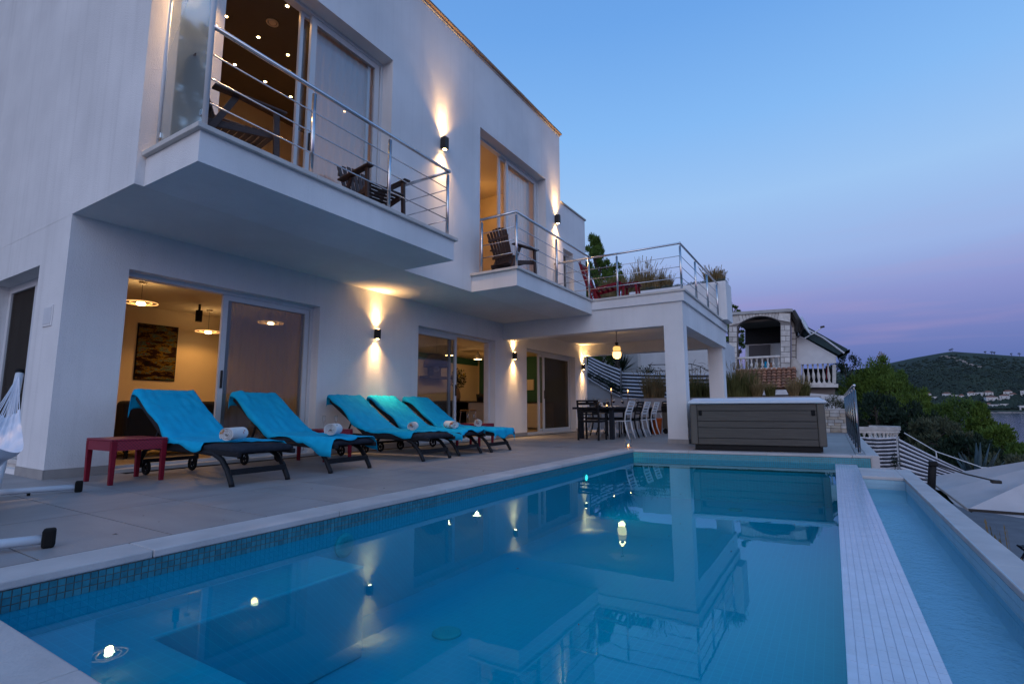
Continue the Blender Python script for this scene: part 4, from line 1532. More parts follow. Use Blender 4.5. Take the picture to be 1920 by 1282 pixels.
def wine_glass(x, y, label, z=.7652):
    t = thing('wine_glass', label, 'glass', (x, y, z), 0, 'red wine glasses on the dining table', local=True)
    local_part(MB().lathe([(0, 0), (.035, 0), (.035, .003), (.006, .008)], 14), 'foot', 'wineglass', t, smooth=True)
    local_part(MB().lathe([(.004, .008), (.004, .09)], 8), 'stem', 'wineglass', t)
    local_part(MB().lathe([(.004, .09), (.036, .115), (.043, .15), (.036, .225), (.0345, .225), (.041, .15), (.034, .117), (0, .095)], 16), 'bowl', 'wineglass', t, smooth=True)
    local_part(MB().lathe([(0, .097), (.033, .118), (.0395, .147), (0, .147)], 14), 'wine', 'wine', t, smooth=True)
WG = [(-5.20, 12.0, 'leftmost wine glass on the near end of the dining table'), (-5.02, 12.06, 'second wine glass from the left on the dining table'),
      (-5.28, 12.95, 'third wine glass from the left, beside the tall left candle'), (-4.62, 12.3, 'wine glass in front of the left candle, near right table edge'),
      (-5.20, 13.4, 'wine glass just right of the left candle'), (-4.64, 13.0, 'wine glass midway between the two candles'),
      (-4.62, 13.5, 'wine glass right beside the tall right candle'), (-4.64, 14.2, 'wine glass right of the right candle, above the white chairs'),
      (-5.20, 14.6, 'second wine glass from the right on the dining table'), (-4.66, 14.75, 'rightmost wine glass at the far end of the dining table')]
for w in WG:
    wine_glass(*w)
def candle_stand(x, y, h, label):
    t = thing('candlestick', label, 'candlestick', (x, y, .7652), 0, 'tall candlesticks on the dining table', local=True)
    local_part(MB().lathe([(0, 0), (.06, 0), (.058, .012), (.016, .03), (.014, .06), (.024, .075), (.014, .09), (.018, h - .12), (.03, h - .11), (0, h - .11)], 16), 'stem', 'wood_dark', t, smooth=True)
    local_part(MB().lathe([(.0, h - .1098), (.012, h - .1098), (.011, h), (0, h)], 12), 'candle', 'candle_wax', t, smooth=True)
    local_part(MB().lathe([(0, h + .004), (.007, h + .014), (.0075, h + .024), (.002, h + .046), (0, h + .05)], 10), 'flame', 'flame', t, smooth=True)
    light('POINT', (x, y, .7652 + h + .03), .9, (1, .45, .13), .012, parent=None).parent = None
candle_stand(-4.93, 12.98, .44, 'left candlestick burning on the dining table')
candle_stand(-4.70, 13.62, .42, 'right candlestick burning on the dining table, above the white chairs')
def tealight(x, y, z, label, r=.03, h=.05, e=.5, name='tea_light'):
    t = thing(name, label, 'candle', (x, y, z), 0, local=True)
    local_part(MB().lathe([(0, 0), (r, 0), (r * 1.1, h), (r * 1.03, h), (r * .93, .004), (0, .004)], 18), 'glass_cup', 'wineglass', t, smooth=True)
    local_part(MB().lathe([(0, .0045), (r * .7, .0045), (r * .7, .018), (0, .018)], 14), 'wax', 'candle_wax', t)
    local_part(MB().lathe([(0, .022), (.0075, .031), (.008, .039), (.002, .06), (0, .064)], 10), 'flame', 'flame', t, smooth=True)
    light('POINT', (x, y, z + .045), e, (1, .42, .12), .012)
tealight(-3.30, 9.50, .0, 'candle in a glass standing on the paving at the far pool corner', .055, .15, .55, 'candle_glass')
tealight(-5.05, 12.35, .7652, 'left tea light flickering on the dining table', e=.25)
tealight(-4.82, 12.35, .7652, 'right tea light flickering on the dining table', e=.25)
# crumpled napkins / runner and a bowl of greens on the table
cl = MB().grid(lambda a, b: (-4.98 + .22 * (b - .5) * (1 + .3 * math.sin(a * 9)), 12.35 + 1.35 * a, .7665 + .035 * abs(math.sin(a * 17 + b * 4)) * (1 - abs(2 * b - 1)) + .02 * abs(mnoise.noise(Vector((a * 9, b * 5, 2))))), 40, 10)
tag(cl.build('table_runner', 'white_cotton', None, smooth=True), 'crumpled white cloth runner along the dining table', 'cloth')
for k, (x, y, lab) in enumerate(((-4.62, 12.75, 'white plate at the near right of the dining table'), (-5.25, 12.4, 'white plate at the near left of the dining table'), (-4.6, 13.95, 'white plate at the far right of the dining table'))):
    tag(MB().lathe([(0, 0), (.08, 0), (.13, .015), (.132, .018), (.08, .006), (0, .006)], 24, (x, y, .7652)).build('plate', 'white_plastic', None, smooth=True), lab, 'plate', 'plates on the dining table')
hv = thing('herb_bowl', 'small dark bowl of greenery on the dining table', 'bowl', (-5.0, 12.2, .7652), local=True)
local_part(MB().lathe([(0, 0), (.05, 0), (.09, .05), (.086, .05), (.05, .008), (0, .008)], 18), 'bowl', 'dark_metal', hv, smooth=True)
lf = MB()
for k in range(120):
    a, rr, zz = rnd.uniform(0, 6.28), rnd.uniform(0, .10), rnd.uniform(.04, .12)
    p = Vector((rr * math.cos(a), rr * math.sin(a), zz))
    d = Vector((rnd.uniform(-1, 1), rnd.uniform(-1, 1), rnd.uniform(0, 1))).normalized() * .03
    e = d.cross(Vector((0, 0, 1))) * .35
    lf.add([p, p + d * .5 + e, p + d, p + d * .5 - e], [(0, 1, 2, 3)])
local_part(lf, 'leaves', 'leaf_dark', hv, weld=False)

# lantern over the table
ln = thing('hanging_lantern', 'glass ship lantern hanging on a chain over the dining table', 'lantern', (-4.97, 13.6, 2.08))
LZ = 2.09
c0 = (-4.97, 13.6, LZ)
MB().lathe([(0, .77), (.04, .77), (.035, .745), (0, .745)], 16, c0).build('ceiling_rose', 'dark_metal', ln)
for k in range(9):
    MB().torus((c0[0], c0[1], LZ + .735 - k * .031), .014, .004, 12, 6, 'X' if k % 2 else 'Y').build('chain_link', 'dark_metal', ln, smooth=True)
MB().lathe([(0, .47), (.03, .46), (.055, .44), (.04, .42), (.03, .395), (.075, .36), (.10, .345), (0, .345)], 20, c0).build('cap', 'dark_metal', ln, smooth=True)
MB().lathe([(.0, .344), (.085, .344), (.105, .30), (.105, .215), (0, .215)], 24, c0).build('upper_glass', 'lamp_globe', ln, smooth=True)
MB().lathe([(.0, .2145), (.11, .2145), (.22, .185), (.222, .180), (.11, .190), (0, .190)], 28, c0).build('brim', 'white_gloss', ln, smooth=True)
MB().lathe([(.0, .1895), (.105, .1895), (.118, .15), (.115, .08), (.09, .03), (.04, .003), (0, 0)], 24, c0).build('lower_glass', 'lamp_globe_hot', ln, smooth=True)
light('POINT', (c0[0], c0[1], LZ - .03), 5, (1, .58, .22), .09)
light('POINT', (c0[0] + .0, c0[1], LZ + .42), 4.0, (1, .58, .22), .08)

# barbecue cart and orange bucket behind the table
bq = thing('barbecue_cart', 'dark gas barbecue cart behind the dining chairs', 'barbecue', (-3.95, 15.5, 0))
MB().box(-4.45, -3.45, 15.25, 15.75, .62, .66).build('side_shelf', 'black', bq, bevel=.006)
MB().box(-4.28, -3.62, 15.27, 15.73, .661, .80).build('fire_box', 'black', bq, bevel=.02)
MB().extrude([(-4.28, 15.27, .801), (-4.28, 15.40, .93), (-4.28, 15.6, .96), (-4.28, 15.73, .801)], (.66, 0, 0)).build('lid', 'dark_metal', bq, bevel=.02)
MB().box(-4.26, -3.64, 15.29, 15.71, .15, .619).build('cabinet', 'tub_corner', bq, bevel=.006)
MB().tube([(-4.2, 15.25, .88), (-3.7, 15.25, .88)], .012, 8).build('handle', 'steel', bq)
for x in (-4.18, -3.72):
    MB().tube([(x, 15.28, .075), (x, 15.33, .075)], .075, 18).build('wheel', 'rubber', bq)
    MB().tube([(x, 15.67, .075), (x, 15.72, .075)], .075, 18).build('wheel', 'rubber', bq)
    for y in (15.3, 15.7):
        MB().box(x - .02, x + .02, y - .02, y + .02, .13, .1499).build('castor_bracket', 'black', bq)
ob = thing('orange_bucket', 'orange plastic bucket on the floor behind the white chairs', 'bucket', (-4.62, 14.95, 0), local=True)
ob.location = (-4.35, 15.18 - .2, 0)
local_part(MB().lathe([(0, 0), (.13, 0), (.165, .42), (.18, .43), (.18, .45), (.158, .45), (.125, .01), (0, .01)], 24), 'pail', 'orange_plastic', ob, smooth=True)
local_part(MB().tube([(.17 * math.cos(a), 0, .42 + .2 * math.sin(a)) for a in [math.pi * k / 10 for k in range(11)]], .006, 6), 'handle', 'steel', ob)

# ---------------------------------------------------------------- hot tub
ht = thing('hot_tub', 'square hot tub with brown slatted panels and pale grey cover', 'hot tub', (-2.155, 9.51, 0), RAD(9), local=True)
TW, TD, TH = 2.08, 2.03, .80
local_part(MB().box(.06, TW - .06, .06, TD - .06, .012, .10), 'plinth', 'black', ht)
zb = [.10, .21, .39, .50, .68, .795]
for k in range(5):
    a, b_ = zb[k] + .0025, zb[k + 1] - .0025
    for (p, q, nm) in (((.12, .012, 0), (TW - .12, .034, 0), 'front'), ((.12, TD - .034, 0), (TW - .12, TD - .012, 0), 'back')):
        local_part(MB().box(p[0], q[0], p[1], q[1], a, b_), 'panel_board', 'tub_panel', ht, bevel=.008)
    for (x0, x1) in ((.012, .034), (TW - .034, TW - .012)):
        local_part(MB().box(x0, x1, .12, TD - .12, a, b_), 'panel_board', 'tub_panel', ht, bevel=.008)
local_part(MB().box(.035, TW - .035, .035, TD - .035, .10, .79), 'inner_shell', 'black', ht)
for x0 in (0, TW - .118):
    for y0 in (0, TD - .118):
        local_part(MB().box(x0, x0 + .118, y0, y0 + .118, .098, .796), 'corner_post', 'tub_corner', ht, bevel=.02)
lid = local_part(MB().prism([(-.03, -.03), (TW + .03, -.03), (TW + .03, TD + .03), (-.03, TD + .03)], .80, .845), 'cover', 'tub_lid', ht, bevel=.02)
local_part(MB().add([(-.02, -.02, .8455), (TW + .02, -.02, .8455), (TW + .02, TD + .02, .8455), (-.02, TD + .02, .8455), (.06, .12, .90), (TW - .06, .12, .90), (TW - .06, TD - .1, .92), (.06, TD - .1, .92)],
                 [(0, 1, 5, 4), (1, 2, 6, 5), (2, 3, 7, 6), (3, 0, 4, 7), (4, 5, 6, 7), (0, 3, 2, 1)]), 'cover_top', 'tub_lid', ht, bevel=.008)
for x in (.17, TW - .17):
    local_part(MB().box(x - .028, x + .028, -.004, .0115, .60, .69), 'cover_latch', 'rubber', ht, bevel=.008)

# ---------------------------------------------------------------- glass railing at the terrace edge
gr = thing('glass_railing', 'chrome post railing with glass panels along the terrace edge beside the hot tub', 'railing', (.33, 14, 0))
MB().box(.402, .56, 9.75, 18.2, -1.4, -.004).build('kerb', 'coping', gr)
ps = [10.25, 11.45, 12.7, 13.95, 15.2, 16.45, 17.7]
for k, y in enumerate(ps):
    po = MB().tube([(.33, y, .0), (.33, y, 1.02)], .024, 14).build('post', 'steel_dark', gr, smooth=True)
    MB().lathe([(0, 0), (.05, 0), (.05, .007), (.026, .012), (0, .012)], 18, (.33, y, .0005)).build('flange', 'steel', po)
    MB().tube([(.33, y, 1.02), (.33, y, 1.06)], .008, 8).build('spigot', 'steel', po)
    if k < len(ps) - 1:
        MB().box(.326, .334, y + .05, ps[k + 1] - .05, .10, .92).build('glass_panel', 'rail_glass', gr)
        for zz in (.25, .78):
            MB().box(.315, .345, y + .024, y + .065, zz - .022, zz + .022).build('clamp', 'steel', gr, bevel=.004)
MB().tube([(.33, 10.1, 1.085), (.33, 17.8, 1.085)], .025, 14).build('handrail', 'steel', gr, smooth=True)

# ---------------------------------------------------------------- inside the rooms
WARM = (1, .50, .14)
def ring_lamp(x, y, z, label, R=.21, e=19, zc=2.615):
    t = thing('ring_pendant', label, 'lamp', (x, y, z - .03), 0, 'ring pendant lamps in the living room')
    MB().lathe([(0, 0), (.05, 0), (.06, .02), (.045, .04), (0, .045)], 18, (x, y, z - .03)).build('bulb', 'ring_hot', t, smooth=True)
    for k, rr in enumerate((R, R * .66)):
        MB().torus((x, y, z + .004 * k), rr, .0065, 40, 6).build('ring', 'ring_line', t, smooth=True)
    for k in range(3):
        a = k * 2.094
        MB().bar((x + .04 * math.cos(a), y + .04 * math.sin(a), z + .004), (x + R * math.cos(a), y + R * math.sin(a), z + .004), .006, .004).build('spoke', 'dark_metal', t)
    MB().tube([(x, y, z + .015), (x, y, zc)], .003, 6).build('cord', 'dark_metal', t)
    MB().lathe([(0, -.03), (.05, -.03), (.05, -.001), (0, -.001)], 16, (x, y, zc)).build('ceiling_rose', 'interior_ceiling', t)
    light('SPOT', (x, y, z - .05), e, WARM, .05, (0, 0, 0), spot_size=RAD(165), spot_blend=.35)
ring_lamp(-8.63, 3.50, 2.30, 'ring pendant lamp near the open side of the left ground floor door')
ring_lamp(-10.02, 5.22, 2.20, 'ring pendant lamp deep in the living room beside the painting')
ring_lamp(-8.64, 5.60, 2.30, 'ring pendant lamp seen through the glazed leaf of the left ground floor door')
m, nt, b = newmat('abstract_paint')
N, L = nt.nodes, nt.links
geo = N.new('ShaderNodeNewGeometry')
mp = N.new('ShaderNodeMapping')
mp.inputs['Scale'].default_value = (1, 3.2, 13)
L.new(geo.outputs['Position'], mp.inputs[0])
n1 = N.new('ShaderNodeTexNoise')
n1.inputs['Scale'].default_value = 1.1
n1.inputs['Detail'].default_value = 7
n1.inputs['Roughness'].default_value = .7
L.new(mp.outputs[0], n1.inputs[0])
r1 = N.new('ShaderNodeValToRGB')
b.inputs['Roughness'].default_value = .9
b.inputs['Specular IOR Level'].default_value = .1
setramp(r1, [(.36, (.003, .003, .004)), (.44, (.02, .007, .005)), (.48, (.005, .004, .004)), (.52, (.26, .14, .01)), (.54, (.008, .006, .005)), (.58, (.10, .17, .13)), (.61, (.006, .005, .005)), (.68, (.30, .04, .01))])
L.new(n1.outputs[0], r1.inputs[0])
L.new(r1.outputs[0], b.inputs['Base Color'])
pa = thing('painting', 'dark abstract painting with ochre and grey-green streaks on the living room wall', 'painting', (-10.66, 4.65, 1.28))
MB().box(-10.698, -10.665, 4.34, 4.99, 1.285, 2.29).build('canvas', 'abstract_paint', pa, bevel=.004)
MB().box(-10.699, -10.69, 4.32, 5.01, 1.265, 2.31).build('backing', 'black', pa)
sp = thing('ceiling_spot', 'black cylinder spotlight on the living room ceiling', 'lamp', (-9.6, 4.82, 2.30))
MB().tube([(-9.6, 4.82, 2.30), (-9.6, 4.82, 2.50)], .055, 18).build('cylinder', 'black', sp, smooth=False)
MB().tube([(-9.6, 4.82, 2.501), (-9.6, 4.82, 2.615)], .02, 10).build('mount', 'black', sp)
so = thing('sofa', 'dark high-backed sofa seen from behind through the open door', 'sofa', (-9.2, 4.1, 0.03))
MB().box(-8.95, -8.62, 3.42, 5.8, .18, .86).build('back', 'sofa_dark', so, bevel=.06, seg=3)
MB().box(-9.75, -8.951, 3.42, 5.8, .18, .42).build('seat', 'sofa_dark', so, bevel=.04)
MB().box(-9.75, -8.951, 5.55, 5.8, .421, .62).build('armrest', 'sofa_dark', so, bevel=.04)
for x in (-9.7, -8.68):
    for y in (3.5, 5.72):
        MB().box(x - .02, x + .02, y - .02, y + .02, .03, .1795).build('leg', 'black', so)
s2 = thing('daybed', 'daybed with orange patterned cushions against the living room wall', 'sofa', (-10.2, 3.2, .03))
MB().box(-10.68, -9.9, 2.55, 4.1, .20, .42).build('base', 'wood_dark', s2, bevel=.02)
MB().box(-10.66, -9.92, 2.57, 4.08, .4205, .58).build('mattress', 'sofa_print', s2, bevel=.05)
for y in (2.75, 3.35):
    MB().box(-10.62, -10.42, y, y + .5, .581, .95).build('cushion', 'sofa_print', s2, bevel=.08, seg=3)
for x in (-10.6, -9.98):
    for y in (2.62, 4.02):
        MB().box(x - .03, x + .03, y - .03, y + .03, .0305, .1995).build('leg', 'wood_dark', s2)

# kitchen
ki = thing('kitchen_island', 'pale kitchen island with wide drawers and a black worktop', 'kitchen island', (-9.6, 13.2, .03))
MB().box(-10.3, -9.42, 12.75, 14.7, .08, .93).build('carcass', 'white_gloss', ki)
for k, (a, b_) in enumerate(((.10, .36), (.375, .64), (.655, .915))):
    for (y0, y1) in ((12.76, 13.72), (13.74, 14.69)):
        MB().box(-9.4195, -9.40, y0, y1, a, b_).build('drawer_front', 'white_gloss', ki, bevel=.004)
        MB().box(-10.28, -9.44, 12.73, 12.7495, a, b_).build('end_panel', 'white_gloss', ki)
MB().box(-10.36, -9.36, 11.9, 14.76, .9305, .97).build('worktop', 'counter_black', ki, bevel=.003)
MB().box(-10.2, -9.5, 12.0, 12.06, .03, .93).build('support', 'black', ki)
MB().box(-10.2, -9.5, 12.8, 14.6, .03, .0795).build('plinth', 'black', ki)
bk = thing('kitchen_counter', 'long pale kitchen counter with drawers along the back wall', 'kitchen counter', (-11.2, 14, .03))
MB().box(-11.56, -10.98, 9.0, 16.2, .08, .93).build('carcass', 'white_gloss', bk)
MB().box(-11.56, -10.95, 8.98, 16.22, .9305, .965).build('worktop', 'counter_black', bk)
for k in range(7):
    y0 = 9.05 + k * 1.02
    for (a, b_) in ((.10, .36), (.375, .64), (.655, .915)):
        MB().box(-10.9795, -10.96, y0, y0 + 1.0, a, b_).build('drawer_front', 'white_gloss', bk, bevel=.004)
c3 = thing('side_counter', 'pale drawer unit with a dark top just inside the dining terrace door', 'cabinet', (-8.5, 15.9, .03))
MB().box(-11.0, -8.3, 15.62, 16.24, .08, .93).build('carcass', 'white_gloss', c3)
MB().box(-11.0, -8.28, 15.58, 16.245, .9305, .965).build('worktop', 'counter_black', c3)
for (a, b_) in ((.10, .36), (.375, .64), (.655, .915)):
    for k in range(3):
        MB().box(-9.18 - k * .9, -8.31 - k * .9, 15.60, 15.6195, a, b_).build('drawer_front', 'white_gloss', c3, bevel=.004)
tag(MB().box(-9.42, -9.08, 16.20, 16.2495, 1.40, 1.78).build('framed_print', 'white_gloss'), 'pale framed print on the dark green kitchen wall', 'picture')
def pendant(x, y, z, label):
    t = thing('cone_pendant', label, 'lamp', (x, y, z), 0, 'white cone pendant lamps in the kitchen')
    MB().lathe([(.013, .27), (.02, .26), (.145, .02), (.147, 0), (.140, 0), (.015, .245), (.013, .25)], 28, (x, y, z)).build('shade', 'white_gloss', t, smooth=True)
    MB().lathe([(0, .012), (.132, .012), (.132, .004), (0, .004)], 28, (x, y, z)).build('diffuser', 'pendant_glow', t)
    MB().tube([(x, y, z + .26), (x, y, 2.615)], .004, 6).build('cord', 'dark_metal', t)
    light('POINT', (x, y, z - .05), 11, (1, .60, .26), .06)
pendant(-9.9, 13.9, 2.36, 'cone pendant lamp over the kitchen island, seen through the second sliding door')
pendant(-9.9, 12.4, 2.36, 'cone pendant lamp over the dark end of the kitchen island')
light('POINT', (-10.2, 9.6, 2.2), 16, WARM, .1)
light('POINT', (-9.6, 14.9, 2.2), 9, WARM, .1)
dm = thing('dome_pendant', 'large dark dome pendant seen through the left pane of the second sliding door', 'lamp', (-9.0, 10.72, 1.62))
MB().lathe([(.012, .36), (.10, .35), (.24, .28), (.33, .16), (.355, 0), (.345, 0), (.32, .155), (.23, .27), (.10, .34), (.012, .35)], 28, (-9.0, 10.72, 1.85)).build('shade', 'wood_dark', dm, smooth=True)
MB().lathe([(0, 0), (.06, .02), (.08, .08), (.05, .14), (0, .15)], 18, (-9.0, 10.72, 1.72)).build('bulb', 'white_gloss', dm, smooth=True)
MB().tube([(-9.0, 10.72, 2.2), (-9.0, 10.72, 2.615)], .004, 6).build('cord', 'dark_metal', dm)
vz = thing('flower_vase', 'tan vase with a big dark bouquet and white blooms on the kitchen island', 'vase', (-9.75, 12.62, .9705), local=True)
local_part(MB().lathe([(0, 0), (.07, 0), (.10, .12), (.085, .26), (.05, .36), (.06, .40), (.05, .40), (.04, .36), (0, .3)], 20), 'vase', 'ceramic_tan', vz, smooth=True)
lf = MB()
for k in range(900):
    d = Vector((rnd.gauss(0, 1), rnd.gauss(0, 1), rnd.gauss(0, 1))).normalized() * (.27 * rnd.random() ** .4)
    p = Vector((0, 0, .68)) + Vector((d.x, d.y, d.z * 1.2))
    e = Vector((rnd.uniform(-1, 1), rnd.uniform(-1, 1), rnd.uniform(-.5, 1))).normalized() * .06
    g_ = e.cross(Vector((rnd.uniform(-1, 1), .3, .5))).normalized() * .012
    lf.add([p, p + e * .5 + g_, p + e, p + e * .5 - g_], [(0, 1, 2, 3)])
local_part(lf, 'foliage', 'leaf_dark', vz, weld=False)
for (x, y, z, mm) in ((.2, -.02, .62, 'flower_white'), (.17, -.15, .75, 'flower_yellow'), (.19, .06, .80, 'flower_yellow'), (.12, .2, .70, 'flower_white')):
    fl_ = MB()
    for k in range(10):
        a = k * .628
        fl_.bar((x, y, z), (x + .01, y + .05 * math.cos(a), z + .05 * math.sin(a)), .022, .006)
    local_part(fl_, 'bloom', mm, vz)
ib = thing('ice_bucket', 'black ice bucket on the kitchen island', 'bucket', (-9.7, 13.75, .9705), local=True)
local_part(MB().lathe([(0, 0), (.10, 0), (.13, .24), (.122, .24), (.094, .01), (0, .01)], 22), 'bucket', 'black', ib, smooth=True)
local_part(MB().lathe([(0, .02), (.035, .02), (.035, .26), (.012, .33), (.012, .40), (0, .40)], 14), 'bottle', 'counter_black', ib, smooth=True)
bs = thing('bar_stool', 'thin-legged bar stool at the dark end of the kitchen island', 'stool', (-9.1, 12.3, .03), local=True)
local_part(MB().box(-.18, .18, -.18, .18, .64, .68), 'seat', 'ceramic_tan', bs, bevel=.015)
for sx in (-1, 1):
    for sy in (-1, 1):
        local_part(MB().tube([(sx * .15, sy * .15, .64), (sx * .2, sy * .2, 0)], .01, 6), 'leg', 'steel', bs)
    local_part(MB().tube([(sx * .185, -.185, .2), (sx * .185, .185, .2)], .008, 6), 'footrest', 'steel', bs)
tag(MB().box(-11.55, -11.1, 12.9, 14.1, 1.75, 1.82).box(-11.55, -11.3, 13.3, 13.7, 1.821, 2.6).build('cooker_hood', 'dark_metal'), 'dark cooker hood on the kitchen back wall', 'cooker hood')

# upper bedroom: recessed spots, ceiling vent
for k, (x, y, lab) in enumerate(((-7.13, 3.64, 'recessed ceiling spot nearest the wind screen, front row'), (-7.13, 4.14, 'recessed ceiling spot in the middle of the front row'), (-7.10, 4.63, 'recessed ceiling spot at the right of the front row'),
                                 (-8.06, 4.31, 'recessed ceiling spot at the left of the back row'), (-8.05, 4.85, 'recessed ceiling spot in the middle of the back row'), (-8.06, 5.36, 'recessed ceiling spot at the right of the back row'),
                                 (-6.20, 3.99, 'recessed ceiling spot right above the upper left balcony door'), (-7.6, 6.2, 'recessed ceiling spot seen through the glass of the upper left door'))):
    t = thing('ceiling_spot', lab, 'lamp', (x, y, 6.40), 0, 'recessed ceiling spots in the upper bedroom')
    MB().lathe([(.022, -.004), (.036, -.004), (.036, 0), (.022, 0)], 16, (x, y, 6.418)).build('bezel', 'white_plastic', t)
    MB().lathe([(0, -.006), (.021, -.006), (.021, -.001), (0, -.001)], 14, (x, y, 6.418)).build('lens', 'spot_hot', t)
    light('SPOT', (x, y, 6.40), 24, WARM, .02, (0, 0, 0), spot_size=RAD(110), spot_blend=.8)
cv = thing('ceiling_vent', 'round ceiling vent between the bedroom spots', 'vent', (-6.67, 4.07, 6.4))
MB().torus((-6.67, 4.07, 6.412), .075, .012, 28, 8).build('rim', 'interior_ceiling', cv, smooth=True)
MB().lathe([(0, -.012), (.05, -.012), (.055, 0), (0, 0)], 22, (-6.67, 4.07, 6.418)).build('disc', 'interior_ceiling', cv)
light('POINT', (-7.4, 8.6, 6.0), 20, WARM, .1)
light('POINT', (-7.2, 10.4, 5.9), 5, WARM, .1)
# ---------------------------------------------------------------- placing by picture direction on a plane across the view
_RM = Matrix((_r2, _u2, _f)).transposed()
def at(px, py, Y):
    """point on the vertical plane y = Y seen in the photograph at (px, py)"""
    d = _RM @ Vector(((px - 960) / 965.16, -(py - 641) / 965.16, 1))
    t = Y / d.y
    return Vector((d.x * t, Y, CAMH + d.z * t))

# ---------------------------------------------------------------- plants
def grass_clump(name, label, x, y, z, h, r, n, m, seed, group, plume=0, m2='grass_straw', lean=.35):
    rr = random.Random(seed)
    t = thing(name, label, 'ornamental grass', (x, y, z), 0, group)
    bl, pb = MB(), MB()
    for k in range(n):
        a = rr.uniform(0, 6.283)
        q = rr.random() ** .6 * r * .45
        p = Vector((x + q * math.cos(a), y + q * math.sin(a), z))
        hh = h * rr.uniform(.55, 1.0)
        le = lean * rr.uniform(.15, 1.0) * (.3 + q / r)
        d = Vector((math.cos(a + rr.uniform(-.6, .6)), math.sin(a + rr.uniform(-.6, .6)), 0))
        w = rr.uniform(.004, .009) * min(1.25, 1 + h * .25)
        side = Vector((rr.uniform(-1, 1), rr.uniform(-1, 1), 0)).normalized() * w
        pts = [p + d * (le * hh * s * s * 1.6) + Vector((0, 0, hh * (s - .18 * le * s * s * s))) for s in (0, .35, .7, 1)]
        vs = [pts[0] - side, pts[0] + side, pts[1] - side * .9, pts[1] + side * .9, pts[2] - side * .6, pts[2] + side * .6, pts[3]]
        bl.add(vs, [(0, 1, 3, 2), (2, 3, 5, 4), (4, 5, 6)])
        if plume and rr.random() < plume:
            e = pts[3]
            dv = (pts[3] - pts[2]).normalized()
            for s in range(5):
                c = e + dv * (.05 * s * h)
                pw_ = min(w * 2.2, .013)
                sd2 = side.normalized() * pw_
                sp_ = min(.045 * h, .05)
                c = e + dv * (sp_ * s)
                pb.add([c, c + sd2 + dv * sp_ * .7, c + dv * sp_ * 1.5, c - sd2 + dv * sp_ * .7], [(0, 1, 2, 3)])
    bl.build('blades', m, t, weld=False)
    if pb.v:
        pb.build('plumes', m2, t, weld=False)
    return t
def leafy(mb, c, rx, ry, rz, n, size, rr, up=.2, shell=.5):
    for k in range(n):
        d = Vector((rr.gauss(0, 1), rr.gauss(0, 1), rr.gauss(0, 1))).normalized()
        q = shell + (1 - shell) * rr.random()
        p = Vector(c) + Vector((d.x * rx, d.y * ry, d.z * rz)) * q
        e = (d + Vector((rr.uniform(-1, 1), rr.uniform(-1, 1), rr.uniform(-1, 1) + up))).normalized() * size * rr.uniform(.6, 1.3)
        w = e.cross(Vector((rr.uniform(-1, 1), rr.uniform(-1, 1), rr.uniform(-1, 1)))).normalized() * size * .16
        mb.add([p - w * .3, p + e * .45 + w, p + e, p + e * .45 - w], [(0, 1, 2, 3)])
def tree(name, label, base, top, half, kind, seed, m, group=None, n=70, leaf=.17, cat='tree', crown0=.25, per=95):
    """crown of many small leaf faces gathered in clumps round limbs, trunk and limbs as separate parts"""
    rr = random.Random(seed)
    bx, by, bz = base
    H = top - bz
    t = thing(name, label, cat, (bx, by, bz), 0, group)
    tr_ = MB()
    lean = Vector((rr.uniform(-.04, .04), rr.uniform(-.04, .04), 0)) * H
    def axis(s):
        return Vector((bx, by, bz)) + lean * s * s + Vector((0, 0, H * s))
    tr_.tube([axis(s) for s in (0, .2, .4, .6, .8, .95)], [.035 * H ** .8 * k for k in (1, .8, .62, .45, .27, .1)], 9)
    trunk = tr_.build('trunk', 'bark', t, smooth=True)
    lb = MB()
    cr = MB()
    for k in range(n):
        s = crown0 + (1 - crown0) * (k + rr.random()) / n
        u_ = (s - crown0) / (1 - crown0)
        if kind == 'cone':
            w = half * (1 - u_) ** .8 + .12
        elif kind == 'round':
            w = half * math.sqrt(max(.05, 1 - (2 * u_ - .9) ** 2 / 1.25))
        else:
            w = half * (max(.1, math.sin(math.pi * min(1, u_ * .8 + .22)))) ** .7
        a = k * 2.399 + rr.uniform(-.5, .5)
        q = w * (.35 + .65 * rr.random() ** .5)
        c = axis(s) + Vector((math.cos(a) * q, math.sin(a) * q, rr.uniform(-.06, .06) * H))
        if k % 3 == 0:
            b0 = axis(max(0, s - .10))
            lb.tube([b0, b0.lerp(c, .55) + Vector((0, 0, .02 * H)), c], [.012 * H ** .8, .008 * H ** .8, .003 * H ** .8], 5)
        cs = half * rr.uniform(.16, .34) * (1 - .35 * u_)
        leafy(cr, c, cs * .8, cs * .8, cs * 1.15, per, leaf * 1.2, rr, up=1.7, shell=.2)
    lb.build('limbs', 'bark', trunk)
    cr.build('crown', m, t, weld=False)
    return t

# ---------------------------------------------------------------- raised planting bed behind the dining terrace
pw = thing('planter_wall', 'long low rendered planter wall behind the hot tub and dining terrace', 'wall', (-5, 18.3, 0))
MB().box(-9.2, -.262, 18.205, 18.42, -.5, 1.09).build('wall', 'bed_wall', pw)
MB().box(-9.2, -.262, 18.421, 20.3, -.5, 1.02).build('soil_bed', 'soil', pw)
sw = thing('stone_wall', 'short rubble stone wall at the end of the glass railing', 'wall', (0, 18.3, 0))
MB().box(-.26, .55, 18.215, 18.6, -1.6, .655).build('core', 'mortar', sw)
rr = random.Random(5)
z = .0
while z < .64:
    h = rr.choice((.08, .10, .125))
    x = -.26
    while x < .53:
        w = min(rr.uniform(.12, .30), .555 - x)
        MB().box(x + .006, x + w - .006, 18.19 + rr.uniform(-.006, .008), 18.26, z + .005, min(z + h, .655) - .005).build('stone_block', 'stone_warm' if rr.random() < .6 else 'stone_white_b', sw, bevel=.008)
        x += w
    z += h
